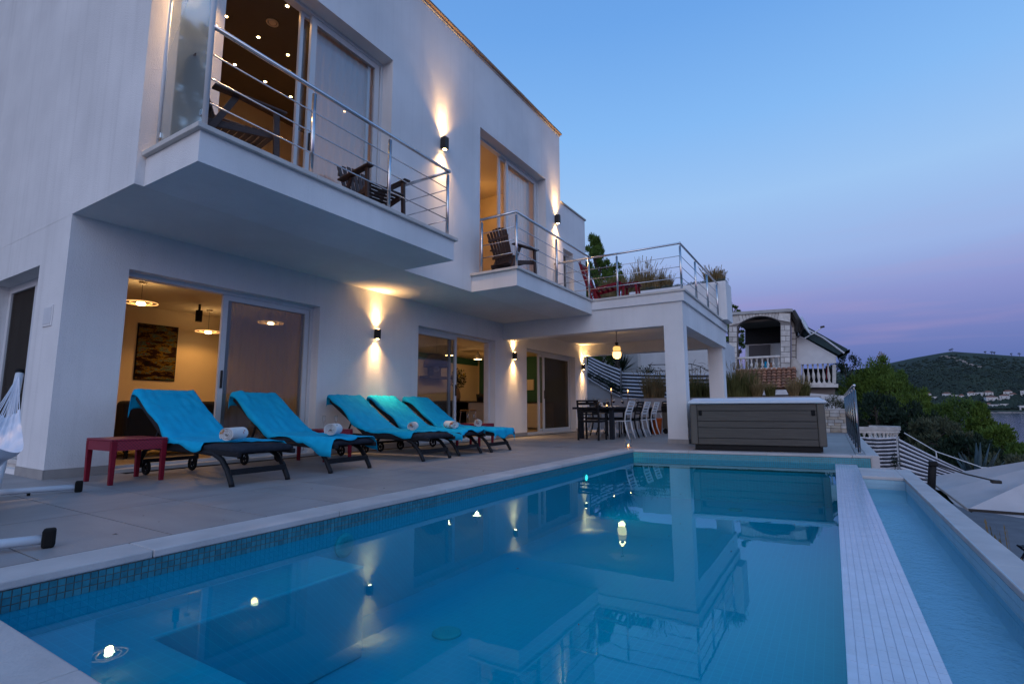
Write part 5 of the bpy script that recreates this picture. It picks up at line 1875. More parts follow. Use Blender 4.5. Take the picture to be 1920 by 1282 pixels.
MB().box(-.27, .57, 18.185, 18.62, .656, .70).build('cap_stone', 'stone_white_b', sw, bevel=.008)
pp = thing('parapet_wall', 'sloping white parapet behind the stone wall', 'wall', (-.3, 20.8, 0))
a, b_, c, d = at(1478, 734, 20.6), at(1588, 742, 20.6), at(1575, 775, 20.6), at(1478, 775, 20.6)
MB().extrude([(a.x, 20.6, a.z), (b_.x, 20.6, b_.z), (c.x, 20.6, c.z), (c.x, 20.6, -2), (d.x, 20.6, -2)], (0, .3, 0)).build('wall', 'neighbour_plaster', pp)
rr = random.Random(15)
for k, (px, py, w, h, lab) in enumerate(((1552, 766, .20, .34, 'small rounded bush on the stone wall beside the hot tub'), (1567, 766, .16, .50, 'upright leafy shrub on the stone wall'), (1577, 766, .14, .26, 'low shrub behind the chrome railing'))):
    p = at(px, py, 18.8)
    t = thing('garden_shrub', lab, 'shrub', (p.x, 18.8, .66), 0, 'shrubs on the stone wall')
    s_ = MB()
    leafy(s_, (p.x, 18.8, .68 + h * .55), w, w, h * .55, 420, .055, rr, shell=.2)
    s_.build('foliage', 'leaf_olive' if k != 0 else 'leaf_dark', t, weld=False)
    MB().tube([(p.x, 18.8, .60), (p.x, 18.8, .68 + h * .6)], .012, 6).build('stem', 'bark', t)
GG = 'tall ornamental grasses in the planting bed'
GR = [(1222, .64, 1.02, 'grass_straw', 'tall straw-coloured grass in front of the striped screen, seen under the lantern'),
      (1232, .55, .9, 'grass_straw', 'straw grass just left of the front column'),
      (1300, .55, .9, 'grass_green', 'ornamental grass seen right beside the front column'),
      (1322, .50, .78, 'grass_green', 'ornamental grass seen left of the rear column'),
      (1378, .62, 1.10, 'grass_green', 'tall ornamental grass right beside the rear column'),
      (1400, .66, 1.14, 'grass_green', 'biggest clump of ornamental grass left of the tiled roof'),
      (1420, .3, .62, 'grass_straw', 'straw-coloured grass in front of the tiled roof edge'),
      (1444, .26, .55, 'grass_green', 'ornamental grass in front of the middle of the tiled roof'),
      (1488, .28, .60, 'grass_straw', 'straw grass near the right end of the tiled roof'),
      (1506, .36, .66, 'grass_green', 'rightmost ornamental grass in the planting bed')]
for k, (px, r, h, m_, lab) in enumerate(GR):
    p = at(px, 740, 18.95 + .25 * (k % 2))
    grass_clump('ornamental_grass', lab, p.x, p.y, 1.0, h, r, 620, m_, 100 + k, GG, plume=.10)
RG = 'grasses in the roof terrace planter'
for k, (px, py, r, h, m_, lab) in enumerate(((1140, 530, .5, .62, 'grass_straw', 'straw grass behind the red lounge chair on the roof terrace'), (1178, 530, .5, .70, 'grass_straw', 'brown grass left of centre in the roof planter'),
                                     (1205, 530, .55, .95, 'grass_straw', 'tallest plumed grass in the roof planter'), (1230, 530, .5, .72, 'grass_straw', 'brown grass right of centre in the roof planter'),
                                     (1250, 530, .35, .5, 'grass_straw', 'thin grass left of the corner post of the roof railing'), (1335, 520, .42, .50, 'grass_straw', 'straw grass at the right end of the roof planter'), (1347, 520, .36, .42, 'grass_straw', 'rightmost tuft of grass leaning over the roof planter'))):
    p = at(px, py, 15.95)
    grass_clump('roof_grass', lab, p.x, 15.95, 4.37, h * 1.0, r, 420, m_, 300 + k, RG, plume=.12)
lv = MB()
rr = random.Random(77)
for k in range(46):
    x = -5.1 + 2.7 * rr.random()
    leafy(lv, (x, 15.6 + .2 * rr.random(), 4.40), .12, .10, .09, 60, .05, rr, shell=.1)
tag(lv.build('lavender_edging', 'lavender', None, weld=False), None, kind='stuff')
bpy.data.objects['lavender_edging']['label'] = 'grey-green lavender edging along the roof planter'
bpy.data.objects['lavender_edging']['category'] = 'lavender'

# ---------------------------------------------------------------- striped wind screens
def screen(name, label, c, n, y_off=.0, posts=True, group='striped fabric screens'):
    """c: corners top-left, top-right, bottom-right, bottom-left in space"""
    tl, tr_, br_, bl_ = [Vector(p) for p in c]
    t = thing(name, label, 'fence', bl_, 0, group)
    for k in range(n):
        a0, a1 = k / n, (k + 1) / n
        s_ = MB()
        def f(u_, v_):
            a = a0 + (a1 - a0) * v_
            L0, R0 = tl.lerp(bl_, a), tr_.lerp(br_, a)
            p = L0.lerp(R0, u_)
            return p + Vector((0, .03 * math.sin(u_ * 9 + a * 4) + .02 * math.sin(u_ * 23), -.03 * math.sin(math.pi * u_)))
        s_.grid(f, 14, 1)
        o = s_.build('stripe', 'stripe_light' if k % 2 == 0 else 'stripe_dark', t, smooth=True)
        md = o.modifiers.new('thick', 'SOLIDIFY')
        md.thickness = .004
    for p, q in ((tl, bl_), (tr_, br_)):
        MB().tube([q + Vector((0, .06, -.25)), p + Vector((0, .06, .06))], .022, 8).build('post', 'alu_grey', t)
    return t
y0 = 20.4
screen('striped_screen', 'dark and white striped fabric screen slanting down behind the dining table', [(-8.75, y0, 2.98), (-7.33, y0, 2.33), (-7.36, y0, 1.17), (-8.78, y0, 2.0)], 15)
screen('striped_screen', 'level striped fabric screen behind the straw grass and columns', [(-7.28, y0 + .02, 2.20), (-3.6, y0 + .02, 2.02), (-3.6, y0 + .02, .95), (-7.28, y0 + .02, 1.12)], 15)
MB_ = MB().extrude([(-9.2, 20.5, -.5), (-7.3, 20.5, -.5), (-7.3, 20.5, 1.2), (-9.2, 20.5, 2.3)], (0, .3, 0))
tag(MB_.build('garden_wall', 'bed_wall'), 'sloping rendered garden wall below the slanting striped screen', 'wall')
iv = thing('ivy', 'dark ivy climbing over the slanting striped screen', 'climbing plant', (-8.6, 20.3, 1.9))
il = MB()
rr = random.Random(8)
for k in range(26):
    s_ = k / 25
    leafy(il, (-8.75 + 1.5 * s_, 20.33, 2.22 - .72 * s_ + rr.uniform(-.12, .12)), .12, .05, .11, 26, .075, rr, shell=.1)
leafy(il, (-7.65, 20.33, 1.62), .26, .06, .3, 160, .08, rr, shell=.1)
il.build('foliage', 'leaf_dark', iv, weld=False)
MB().tube([(-8.75, 20.36, 2.2), (-8.2, 20.37, 1.95), (-7.4, 20.36, 1.5)], .012, 6).build('stem', 'bark', iv)
# yucca behind the screens
p = at(1166, 700, 21.6)
yu = thing('yucca_palm', 'dark spiky yucca fanning out behind the striped screens', 'palm', (p.x, 21.6, .2))
MB().tube([(p.x, 21.6, .2), (p.x + .05, 21.6, 1.2), (p.x, 21.6, 2.35)], [.14, .12, .10], 10).build('trunk', 'bark', yu, smooth=True)
lm = MB()
for k in range(120):
    a, e = rr.uniform(0, 6.283), rr.uniform(-.25, 1.35)
    d = Vector((math.cos(a) * math.cos(e), math.sin(a) * math.cos(e), math.sin(e)))
    b0 = Vector((p.x, 21.6, 2.32))
    ln_ = rr.uniform(.8, 1.15)
    s_ = d.cross(Vector((0, 0, 1))).normalized() * .028
    lm.add([b0, b0 + d * ln_ * .4 + s_, b0 + d * ln_ - Vector((0, 0, .08)), b0 + d * ln_ * .4 - s_], [(0, 1, 2, 3)])
lm.build('leaves', 'leaf_dark', yu, weld=False)
p = at(1212, 700, 21.3)
sh = thing('garden_bush', 'dark leafy bush beside the yucca', 'shrub', (p.x, 21.3, 1))
s_ = MB()
leafy(s_, (p.x, 21.3, 2.15), .5, .4, .35, 700, .09, rr, shell=.2)
s_.build('foliage', 'leaf_dark', sh, weld=False)
MB().tube([(p.x, 21.3, .9), (p.x, 21.3, 2.1)], .03, 6).build('stem', 'bark', sh)
# neighbouring rendered building seen between the columns
a, b_ = at(1094, 655, 25), at(1352, 655, 25)
nb = thing('rendered_building', 'plain grey rendered building seen under the dining terrace roof', 'house', ((a.x + b_.x) / 2, 25, 0))
w0 = at(1196, 655, 25).x
MB().box(w0, b_.x, 25, 29, -2, 3.9).build('wall', 'neighbour_plaster', nb)
MB().box(a.x - 2, w0 - .02, 26.5, 29, -2, 4.0).build('wall', 'concrete', nb)
MB().box(w0 - .019, w0 + .10, 24.97, 24.999, -2, 3.9).build('corner_strip', 'far_wall', nb)
wn = MB().box(at(1105, 660, 26.5).x, at(1117, 660, 26.5).x, 26.46, 26.499, 3.0, 4.0).build('window', 'screen_dark', nb)
# iron railing with bare vine
ir = thing('iron_railing', 'thin iron railing overgrown with bare vine twigs', 'railing', (-5, 22.5, 1))
for (a, b_) in (((1215, 684), (1295, 682)), ((1295, 682), (1313, 687)), ((1313, 687), (1345, 705)), ((1215, 695), (1300, 694))):
    MB().tube([at(*a, 22.5), at(*b_, 22.5)], .018, 6).build('rail', 'dark_metal', ir)
for px, py in ((1218, 684), (1255, 683), (1297, 682), (1313, 687), (1335, 699)):
    q = at(px, py, 22.5)
    MB().tube([(q.x, q.y, .2), q], .015, 6).build('post', 'dark_metal', ir)
tw_ = MB()
for k in range(60):
    q = at(rr.uniform(1215, 1340), rr.uniform(682, 700), 22.5)
    e = q + Vector((rr.uniform(-.3, .3), rr.uniform(-.1, .1), rr.uniform(-.2, .25)))
    tw_.tube([q, q.lerp(e, .5) + Vector((0, 0, .05)), e], .007, 4, cap=False)
tw_.build('vine_twigs', 'bark', ir)

# ---------------------------------------------------------------- stone house next door
NY = 34.0
def nx(px, py):
    q = at(px, py, NY)
    return q.x, q.z
nh = thing('stone_house', 'stone-faced neighbour house with an arched veranda and tiled lean-to roof', 'house', (at(1430, 760, NY).x, NY, 0))
def npoly(pts, y0, dy, name, m, parent, **k):
    return MB().extrude([(nx(*p)[0], NY + y0, nx(*p)[1]) for p in pts], (0, dy, 0)).build(name, m, parent, **k)
# arch wall: outline minus opening
arc = [(1382 + 81 * s_, 611 - 7 * s_ - 15 * math.sin(math.pi * s_) ** .75) for s_ in [i / 14 for i in range(15)]]
core = npoly([(1366, 690), (1366, 590), (1482, 583), (1482, 690), (1463, 690)] + arc[::-1] + [(1382, 690)], .10, .5, 'arch_wall', 'mortar', nh)
rr = random.Random(21)
for (x0, x1, yb_, yt_, rows) in ((1366.5, 1381.5, 690, 612, 8), (1463.5, 1481.5, 690, 609, 8)):
    for k in range(rows):
        ya_, yb2 = yb_ + (yt_ - yb_) * k / rows, yb_ + (yt_ - yb_) * (k + 1) / rows
        cuts = [x0, x1] if k % 2 == 0 else [x0, x0 + (x1 - x0) * rr.uniform(.35, .6), x1]
        for c0_, c1_ in zip(cuts, cuts[1:]):
            npoly([(c0_ + .5, ya_ - .5), (c1_ - .5, ya_ - .5), (c1_ - .5, yb2 + .5), (c0_ + .5, yb2 + .5)], .03 + rr.uniform(0, .03), .08, 'stone_block', 'stone_white' if rr.random() < .6 else 'stone_white_b', core)
topl = lambda px: 590 - 7 * (px - 1366) / 116
for k in range(14):
    a, b_ = arc[k], arc[k + 1]
    if k == 0:
        a = (1367, 611)
    sk = (k - 6.5) * .55
    u0, u1 = a[0] + (0 if k == 0 else sk), b_[0] + sk
    if k == 13:
        b_ = (1481.5, 604)
        u1 = 1481.5
    if k == 0:
        u0 = 1367
    m_ = .6
    npoly([(a[0] + m_ * .5, a[1] - .6), (b_[0] - m_ * .5, b_[1] - .6), (u1 - m_ * .5, max(topl(u1) + 1, b_[1] - 15 - rr.uniform(0, 5))), (u0 + m_ * .5, max(topl(u0) + 1, a[1] - 15 - rr.uniform(0, 5)))], .03 + rr.uniform(0, .03), .08, 'stone_block', 'stone_white' if k % 3 else 'stone_white_b', core)
for px in (1372, 1395, 1418, 1441, 1460):
    pass
npoly([(1364, 591), (1364, 586), (1478, 578.5), (1486, 579), (1486, 584)], -.05, 6.0, 'roof_slab', 'concrete', nh)
# side arch and wall
npoly([(1482.3, 690), (1482.3, 585), (1491, 600), (1491, 690)], .62, 5.0, 'side_wall', 'mortar', nh)
for k in range(7):
    y1_ = 690 - 11.4 * k
    npoly([(1483, y1_ - .5), (1490.5, y1_ - .5), (1490.5, y1_ - 10.5), (1483, y1_ - 10.5)], .56, .055, 'stone_block', 'stone_white_b', core)
npoly([(1382, 690), (1382, 596), (1463, 588), (1463, 690)], 3.6, .2, 'veranda_back_wall', 'neighbour_plaster', nh)
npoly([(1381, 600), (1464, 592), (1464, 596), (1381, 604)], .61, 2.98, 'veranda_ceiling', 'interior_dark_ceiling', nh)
npoly([(1382, 634), (1463, 630), (1463, 592), (1382, 600)], 3.45, .14, 'dark_top_panel', 'black', nh)  # black sheet across the top of the veranda back wall
npoly([(1390, 692), (1390, 637), (1433, 634.5), (1433, 692)], 3.4, .19, 'sliding_shutter', 'screen_dark', nh)
npoly([(1382, 696), (1494, 694), (1494, 691), (1382, 692)], -.05, 3.6, 'veranda_floor', 'neighbour_plaster', nh)
# balustrades
def baluster_run(pa, pb, h_px, n, y_off, label):
    a, b_ = Vector((*nx(*pa), 0)), Vector((*nx(*pb), 0))
    hpx = h_px * NY / 965.16 * 1.13
    prof_ = [(0, 0), (.075, 0), (.075, .06), (.04, .09), (.05, .16), (.085, .30), (.07, .42), (.038, .55), (.034, .75), (.055, .85), (.04, .89), (.075, .93), (.075, 1), (0, 1)]
    me = MB().lathe([(r * 1.05, z * hpx) for r, z in prof_], 12).mesh('baluster', 'stone_white', True)
    br_ = MB().bar((a.x - .12, NY + y_off, a.y + hpx + .06), (b_.x + .12, NY + y_off, b_.y + hpx + .06), .26, .12).build('balustrade', 'stone_white', nh, bevel=.02)
    MB().bar((a.x - .1, NY + y_off, a.y - .05), (b_.x + .1, NY + y_off, b_.y - .05), .24, .10).build('base_rail', 'stone_white', br_, bevel=.01)
    for k in range(n):
        p = a.lerp(b_, (k + .5) / n)
        o = bpy.data.objects.new('baluster', me)
        COL.objects.link(o)
        attach(o, br_)
        o.location = (p.x, NY + y_off, p.y)
baluster_run((1384, 691), (1466, 688), 15, 8, .25, '')
baluster_run((1501, 716), (1560, 716), 31, 6, 1.2, '')
npoly([(1560.5, 717), (1560.5, 681), (1568, 681), (1568, 717)], 1.05, .3, 'corner_pillar', 'stone_white', nh, bevel=.03)
npoly([(1498, 725), (1498, 718.2), (1572, 718.2), (1572, 725)], .9, 3.5, 'terrace_slab', 'stone_white', nh)
npoly([(1494, 760), (1494, 725.5), (1566, 725.5), (1566, 760)], 1.4, 3.0, 'terrace_base', 'mortar', nh)
npoly([(1482, 700), (1482, 671), (1492, 671), (1501, 682), (1501, 726), (1494, 726)], .55, .4, 'corner_parapet', 'stone_white', nh, bevel=.02)
npoly([(1491.5, 681), (1491.5, 628), (1501, 629), (1568, 666.5), (1568, 678), (1501, 681)], 1.0, .06, 'wind_panel', 'neighbour_plaster', nh)
npoly([(1490.5, 628.5), (1490.5, 626.5), (1501.5, 627.3), (1569, 665), (1569, 667.5), (1501, 629.3)], .96, .14, 'panel_frame', 'alu', nh)
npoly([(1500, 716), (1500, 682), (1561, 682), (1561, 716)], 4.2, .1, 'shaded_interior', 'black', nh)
# clothes and things on the veranda
for (x0, x1, y0_, y1_, m_) in ((1411, 1417, 676, 690, 'white_cotton'), (1430, 1436, 675, 691, 'towel_blue'), (1441, 1446, 677, 690, 'terracotta'), (1548, 1555, 684, 708, 'red_plastic'), (1532, 1537, 688, 714, 'leaf_dark')):
    q = npoly([(x0, y1_), (x0 + .6, y0_), (x1 - .6, y0_ + .8), (x1, y1_)], .9 if x0 < 1500 else 1.9, .05, 'hanging_cloth', m_, None, bevel=.01)
    tag(q, {1411: 'white cloth hanging on the neighbour veranda behind the balusters', 1430: 'blue towel hanging on the neighbour veranda behind the balusters', 1441: 'brown cloth on the neighbour veranda behind the balusters', 1548: 'red cloth behind the lower right balustrade', 1532: 'dark green cloth behind the lower right balustrade'}[x0], 'cloth', 'cloths on the neighbour veranda')
# lean-to roof with barrel tiles
ra, rb = Vector((*[at(1400, 694, NY - .1).x], NY - .1, at(1400, 694, NY - .1).z)), Vector((at(1493, 690, NY - .1).x, NY - .1, at(1493, 690, NY - .1).z))
rd = at(1400, 731, NY - 2.2)
re_ = at(1493, 729, NY - 2.2)
lr = MB().add([ra - Vector((1.2, 0, 0)), rb, re_, rd - Vector((1.2, 0, 0))], [(0, 1, 2, 3)]).build('lean_to_roof', 'terracotta_b', nh)
cols, rows = 15, 7
for i in range(cols):
    for j in range(rows):
        p0 = (ra - Vector((1.2, 0, 0))).lerp(rb, (i + .5) / cols)
        p1 = (rd - Vector((1.2, 0, 0))).lerp(re_, (i + .5) / cols)
        w = (rb.x - ra.x + 1.2) / cols * .56
        a, b_ = p0.lerp(p1, j / rows), p0.lerp(p1, (j + 1.15) / rows)
        nr = (p1 - p0).cross(Vector((1, 0, 0))).normalized()
        if nr.z < 0:
            nr = -nr
        tl_ = MB()
        vs = []
        for (c, lift, ww) in ((a, .03, w * .85), (b_, .085, w)):
            for k in range(5):
                t_ = math.pi * k / 4
                vs.append(c + Vector((-math.cos(t_) * ww, 0, 0)) + nr * (math.sin(t_) * ww * .9 + lift - .03))
        tl_.add(vs, [(k, k + 1, 6 + k, 5 + k) for k in range(4)])
        tl_.build('roof_tile', 'terracotta' if rr.random() < .55 else 'terracotta_b', lr, smooth=True)
p, q = at(1402, 736, NY - 2.25), at(1476, 735, NY - 2.25)
MB().box(p.x - 1.4, q.x + .4, NY - 2.3, NY - 2.16, p.z - .14, p.z + .12).build('fascia', 'neighbour_plaster', nh)
MB().box(p.x - 1.4, q.x + .4, NY - 2.1, NY + .1, -1.5, p.z - .15).build('lower_wall', 'mortar', nh)
# awning
aw = thing('awning', 'dark green rolled-out awning on the neighbour house', 'awning', (at(1540, 640, NY + 1).x, NY + .8, 3))
MB().extrude([at(1492, 600, NY + .8), at(1502, 606, NY + .8), at(1589, 654, NY + .8), at(1590, 660, NY + .8), at(1581, 669, NY + .8), at(1520, 637, NY + .8), at(1497, 622, NY + .8)], (0, 2.2, 0)).build('fabric', 'awning', aw)
MB().tube([at(1502, 611, NY + .78), at(1545, 634, NY + .78), at(1583, 662, NY + .78)], .05, 6).build('pale_seam', 'stripe_light', aw)
MB().tube([at(1484, 584, NY + .55), at(1497, 606, NY + .55), at(1497, 622, NY + .55)], .22, 8).build('roof_edge', 'dark_metal', aw)
fr_ = MB()
for k in range(40):
    s_ = k / 39
    q = at(1569 + 22 * s_, 667 - 12 * s_, NY + .79)
    fr_.add([q, q + Vector((.08, 0, 0)), q + Vector((.04, 0, -.22))], [(0, 1, 2)])
fr_.build('fringe', 'awning', aw, weld=False)
# satellite dish
sd_ = thing('satellite_dish', 'pale satellite dish with its long feed arm on the neighbour house', 'satellite dish', at(1500, 628, NY + .3))
c = at(1507, 612, NY + .3)
dd = MB().lathe([(0, 0), (.25, .02), (.45, .06), (.62, .12), (.62, .135), (.45, .08), (0, .02)], 26)
o = dd.build('reflector', 'alu', None, smooth=True)
o.rotation_euler = (RAD(8), RAD(70), 0)
o.location = c
attach_m = sd_.matrix_basis.inverted()
o.parent = sd_
o.matrix_parent_inverse = Matrix.Translation(-Vector(sd_.location))
MB().tube([at(1509, 634, NY + .3), at(1530, 622, NY + .3), at(1541, 614, NY + .3)], .03, 6).build('feed_arm', 'alu', sd_)
MB().bar(at(1538, 613.5, NY + .3), at(1546, 612, NY + .3), .12, .10).build('feed_head', 'dark_metal', sd_)
MB().tube([at(1495, 633, NY + .4), at(1500, 628, NY + .4), c], .04, 6).build('mast', 'dark_metal', sd_)

# ---------------------------------------------------------------- lower garden, right of the pool
low = struct(MB().box(.90, 9, -2, 26, -3.4, -2.9).build('lower_terrace', 'lower_paving'))
sc = [at(1612, 818, 19.2), at(1680, 819, 19.2), at(1683, 878, 19.2), at(1612, 878, 19.2)]
screen('striped_screen', 'level striped fabric screen just below the terrace edge railing', sc, 17)
sc = [at(1685, 822, 19.3), at(1846, 899, 21.5), at(1856, 925, 21.5), at(1690, 905, 19.3)]
screen('striped_screen', 'striped fabric screen running down to the right behind the parasol', sc, 19)
vy = thing('screen_ivy', 'dark ivy between the two striped screens below the terrace', 'climbing plant', at(1681, 880, 19.1))
s_ = MB()
leafy(s_, at(1680, 866, 19.1), .12, .08, .28, 200, .06, rr, shell=.1)
s_.build('foliage', 'leaf_dark', vy, weld=False)
wr = thing('cable_railing', 'thin steel railing above the slanting striped screen', 'railing', at(1755, 900, 23))
ln_ = [(1695, 811), (1755, 846), (1841, 876), (1925, 880), (2050, 884)]
MB().tube([at(*p, 23) for p in ln_], .018, 6).build('handrail', 'alu', wr)
for p in ((1755, 846), (1841, 876), (1912, 879.5)):
    q = at(*p, 23)
    MB().tube([(q.x, q.y, q.z - 1.0), q], .02, 6).build('post', 'alu', wr)
# curved balustrade terrace of the neighbour
cb_ = thing('curved_balustrade', 'curved white stone balustrade below the terrace edge', 'balustrade', at(1645, 822, 27))
cl, cr_ = at(1560, 799, 27), at(1693, 803, 27)
cc = Vector((cl.x + .3, 29.0, cr_.z))
R_ = math.hypot(cr_.x - cc.x, 0) 
def arcpt(a, z, R=None):
    R = R or R_
    return Vector((cc.x + R * math.cos(a), cc.y + R * .62 * math.sin(a), z))
zr_ = cr_.z
angs = [math.radians(-125 + 2.5 * k) for k in range(73)]
for (R, dz0, dz1, nm, mm) in ((R_ + .10, -.14, .03, 'handrail', 'stone_white_b'), (R_ + .06, -.24, -.141, 'rail_moulding', 'stone_white'), (R_ + .06, -.82, -.70, 'base', 'stone_white')):
    s_ = MB()
    for a0_, a1_ in zip(angs, angs[1:]):
        q = [arcpt(a0_, zr_, R), arcpt(a1_, zr_, R), arcpt(a1_, zr_, R - .24), arcpt(a0_, zr_, R - .24)]
        s_.extrude([p + Vector((0, 0, dz0)) for p in q], (0, 0, dz1 - dz0))
    s_.build(nm, mm, cb_)
me = MB().lathe([(r * .95, z * .46 - .70) for r, z in [(0, 0), (.075, 0), (.075, .08), (.04, .12), (.055, .2), (.085, .34), (.06, .5), (.035, .65), (.05, .82), (.075, .9), (.075, 1), (0, 1)]], 10).mesh('baluster', 'stone_white', True)
for k in range(30):
    a = math.radians(-120 + 6 * k)
    o = bpy.data.objects.new('baluster', me)
    COL.objects.link(o)
    attach(o, cb_)
    o.location = arcpt(a, zr_, R_ - .06)
s_ = MB()
pts = [arcpt(a, 0, R_ + .02) for a in angs]
s_.prism([(p.x, p.y) for p in pts] + [(cc.x, cc.y + 2)], -4, zr_ - .821)
s_.build('terrace_drum', 'neighbour_plaster', cb_)

# parasol on the lower terrace
pz, ez = .16, -.44
pc = Vector((2.86, 9.62))
hf = 1.60
um = thing('parasol', 'large off-white cantilever parasol below the overflow trough', 'parasol', (1.0, 9.6, -2.9))
mat('parasol_seam', (.42, .36, .32), .9)
corners = [(-hf, -hf), (hf, -hf), (hf, hf), (-hf, hf)]
for k in range(4):
    for h2 in range(2):
        a, b_ = Vector(corners[k]), Vector(corners[(k + 1) % 4])
        mid = (a + b_) / 2
        e0, e1 = (a, mid) if h2 == 0 else (mid, b_)
        def f(u_, v_, e0=e0, e1=e1):
            e = e0.lerp(e1, v_)
            p = pc + e * (.16 + .84 * u_)
            z = pz - .07 + (ez - pz + .07) * u_ - .10 * math.sin(math.pi * u_ * .9) * math.sin(math.pi * v_) - .04 * u_ * math.sin(math.pi * v_)
            return (p.x, p.y, z)
        MB().grid(f, 10, 8).build('canopy_panel', 'parasol', um, smooth=True)
for k in range(4):
    a, b_ = Vector(corners[k]) * .24, Vector(corners[(k + 1) % 4]) * .24
    MB().add([(pc.x + a.x, pc.y + a.y, pz - .075), (pc.x + b_.x, pc.y + b_.y, pz - .075), (pc.x, pc.y, pz + .03)], [(0, 1, 2)]).build('vent_flap', 'parasol', um)
    MB().tube([(pc.x + a.x, pc.y + a.y, pz - .072), (pc.x + b_.x, pc.y + b_.y, pz - .072)], .010, 6).build('vent_piping', 'parasol_seam', um)
    for q in (Vector(corners[k]), (Vector(corners[k]) + Vector(corners[(k + 1) % 4])) / 2):
        MB().tube([(pc.x + q.x * .05, pc.y + q.y * .05, pz - .10), (pc.x + q.x * .985, pc.y + q.y * .985, ez - .03)], .013, 6).build('rib', 'dark_metal', um)
for k in range(4):
    a, b_ = corners[k], corners[(k + 1) % 4]
    MB().bar((pc.x + a[0], pc.y + a[1], ez - .012), (pc.x + b_[0], pc.y + b_[1], ez - .012), .012, .03).build('hem', 'parasol_seam' if k else 'dark_metal', um)
MB().tube([(1.04, 9.2, -2.9), (1.02, 9.2, -.75), (1.0, 8.62, -.40), (1.04, 8.5, .04)], [.055, .05, .045, .042], 12).build('mast', 'black', um, smooth=True)
MB().box(1.0, 1.085, 8.455, 8.545, -.01, .05).build('mast_head', 'black', um, bevel=.01)
MB().tube([(1.04, 8.5, .02), (1.4, 8.78, -.12), (1.72, 9.05, -.215)], .011, 6).build('strut', 'dark_metal', um)
MB().box(1.68, 1.78, 9.02, 9.12, -.245, -.205).build('strut_foot', 'dark_metal', um, bevel=.008)
MB().tube([(2.86, 9.62, .18), (2.86, 9.62, -.5)], .03, 10).build('hub', 'dark_metal', um)
MB().prism([(.92, 8.7), (1.5, 8.7), (1.5, 9.7), (.92, 9.7)], -2.899, -2.80).build('base_plate', 'concrete', um)
grass_clump('reed_grass', 'feathery reeds rising beside the overflow trough wall', 1.42, 6.9, -2.9, 2.35, .5, 60, 'grass_straw', 901, 'reeds below the trough', plume=.9, lean=.12)
grass_clump('reed_grass', 'shorter feathery reeds in front of the parasol hem', 1.68, 6.3, -2.9, 2.15, .5, 46, 'grass_straw', 902, 'reeds below the trough', plume=.9, lean=.14)
# folding chair on the lower terrace
fc = thing('folding_chair', 'dark folding chair on the lower terrace at the right edge', 'chair', (3.72, 16.6, -2.9), RAD(200), local=True)
for sy in (-1, 1):
    local_part(MB().bar((-.3, sy * .24, 0), (.22, sy * .24, .46), .03, .04, (1, 0, 0)), 'leg', 'navy_metal', fc)
    local_part(MB().bar((.28, sy * .22, 0), (-.35, sy * .22, 1.0), .03, .04, (1, 0, 0)), 'back_post', 'navy_metal', fc)
for k in range(5):
    local_part(MB().bar((-.2 + .1 * k, -.24, .46), (-.2 + .1 * k, .24, .46), .07, .015), 'seat_slat', 'navy_metal', fc)
    local_part(MB().bar((-.17 - .042 * k, -.2 + .1 * k * .0, .66 + .07 * k), (-.17 - .042 * k, .2, .66 + .07 * k), .015, .04), 'back_slat', 'navy_metal', fc)

# agave
p = at(1832, 892, 24)
ag = thing('agave', 'big blue-grey agave with upright pointed leaves behind the striped screen', 'agave', (p.x, 24, p.z - .5))
rr = random.Random(4)
for k in range(15):
    a = k * 2.4
    e = rr.uniform(.75, 1.35)
    d = Vector((math.cos(a) * math.cos(e), math.sin(a) * math.cos(e), math.sin(e)))
    b0 = Vector((p.x, 24, p.z - .45))
    L_ = rr.uniform(1.15, 1.7)
    sv = d.cross(Vector((math.sin(a), -math.cos(a), .2))).normalized()
    sv = d.cross(sv).normalized() * .10
    up_ = d.cross(sv).normalized() * .04
    pts = []
    lb_ = MB()
    for s_, w_ in ((0, .6), (.25, 1), (.6, .75), (1, .04)):
        c = b0 + d * L_ * s_ + Vector((0, 0, .05 * s_))
        pts += [c - sv * w_, c + up_ * w_, c + sv * w_]
    lb_.add(pts, [(0, 1, 4, 3), (1, 2, 5, 4), (3, 4, 7, 6), (4, 5, 8, 7), (6, 7, 10, 9), (7, 8, 11, 10)])
    o = lb_.build('leaf', 'agave', ag, smooth=True)
    md = o.modifiers.new('thick', 'SOLIDIFY')
    md.thickness = .015
# small agave at left of it
p2 = at(1808, 872, 24)
for px, py, L_, e in ((1800, 880, 1.3, 1.5), (1808, 880, 1.0, 1.42)):
    pass

# ---------------------------------------------------------------- trees
TG = 'pines and shrubs on the slope above the sea'
def slope_tree(px, top, halfpx, Y, kind, seed, m_, label, name='pine_tree', n=80, leaf=.16, zb=None, per=95, crown0=.1):
    q = at(px, top, Y)
    hw = halfpx * Y / 965.16 * 1.12
    zb_ = terr_z(q.x, Y) if zb is None else zb
    return tree(name, label, (q.x, Y, zb_), q.z, hw, kind, seed, m_, TG, n, leaf, crown0=crown0, per=per)
slope_tree(1590, 672, 34, 44, 'round', 1, 'leaf_dark', 'dark round tree just right of the stone house awning', 'broadleaf_tree', n=70, per=110)
slope_tree(1632, 690, 62, 38, 'ov', 2, 'leaf_pine', 'largest bright green pine right of the stone house', n=230, per=130, leaf=.15)
slope_tree(1686, 706, 44, 40, 'ov', 3, 'leaf_pine_b', 'green pine in front of the hill, right of the largest pine', n=170, per=130, leaf=.15)
slope_tree(1734, 740, 30, 42, 'cone', 4, 'leaf_pine', 'pointed green pine in front of the far houses', n=130, per=120, leaf=.14)
slope_tree(1784, 762, 50, 40, 'round', 5, 'leaf_pine_b', 'broad dark green pine in front of the bay', n=170, per=130, leaf=.15)
slope_tree(1832, 764, 26, 36, 'cone', 6, 'leaf_pine', 'slender feathery pine standing against the water', n=64, per=90, crown0=.2)
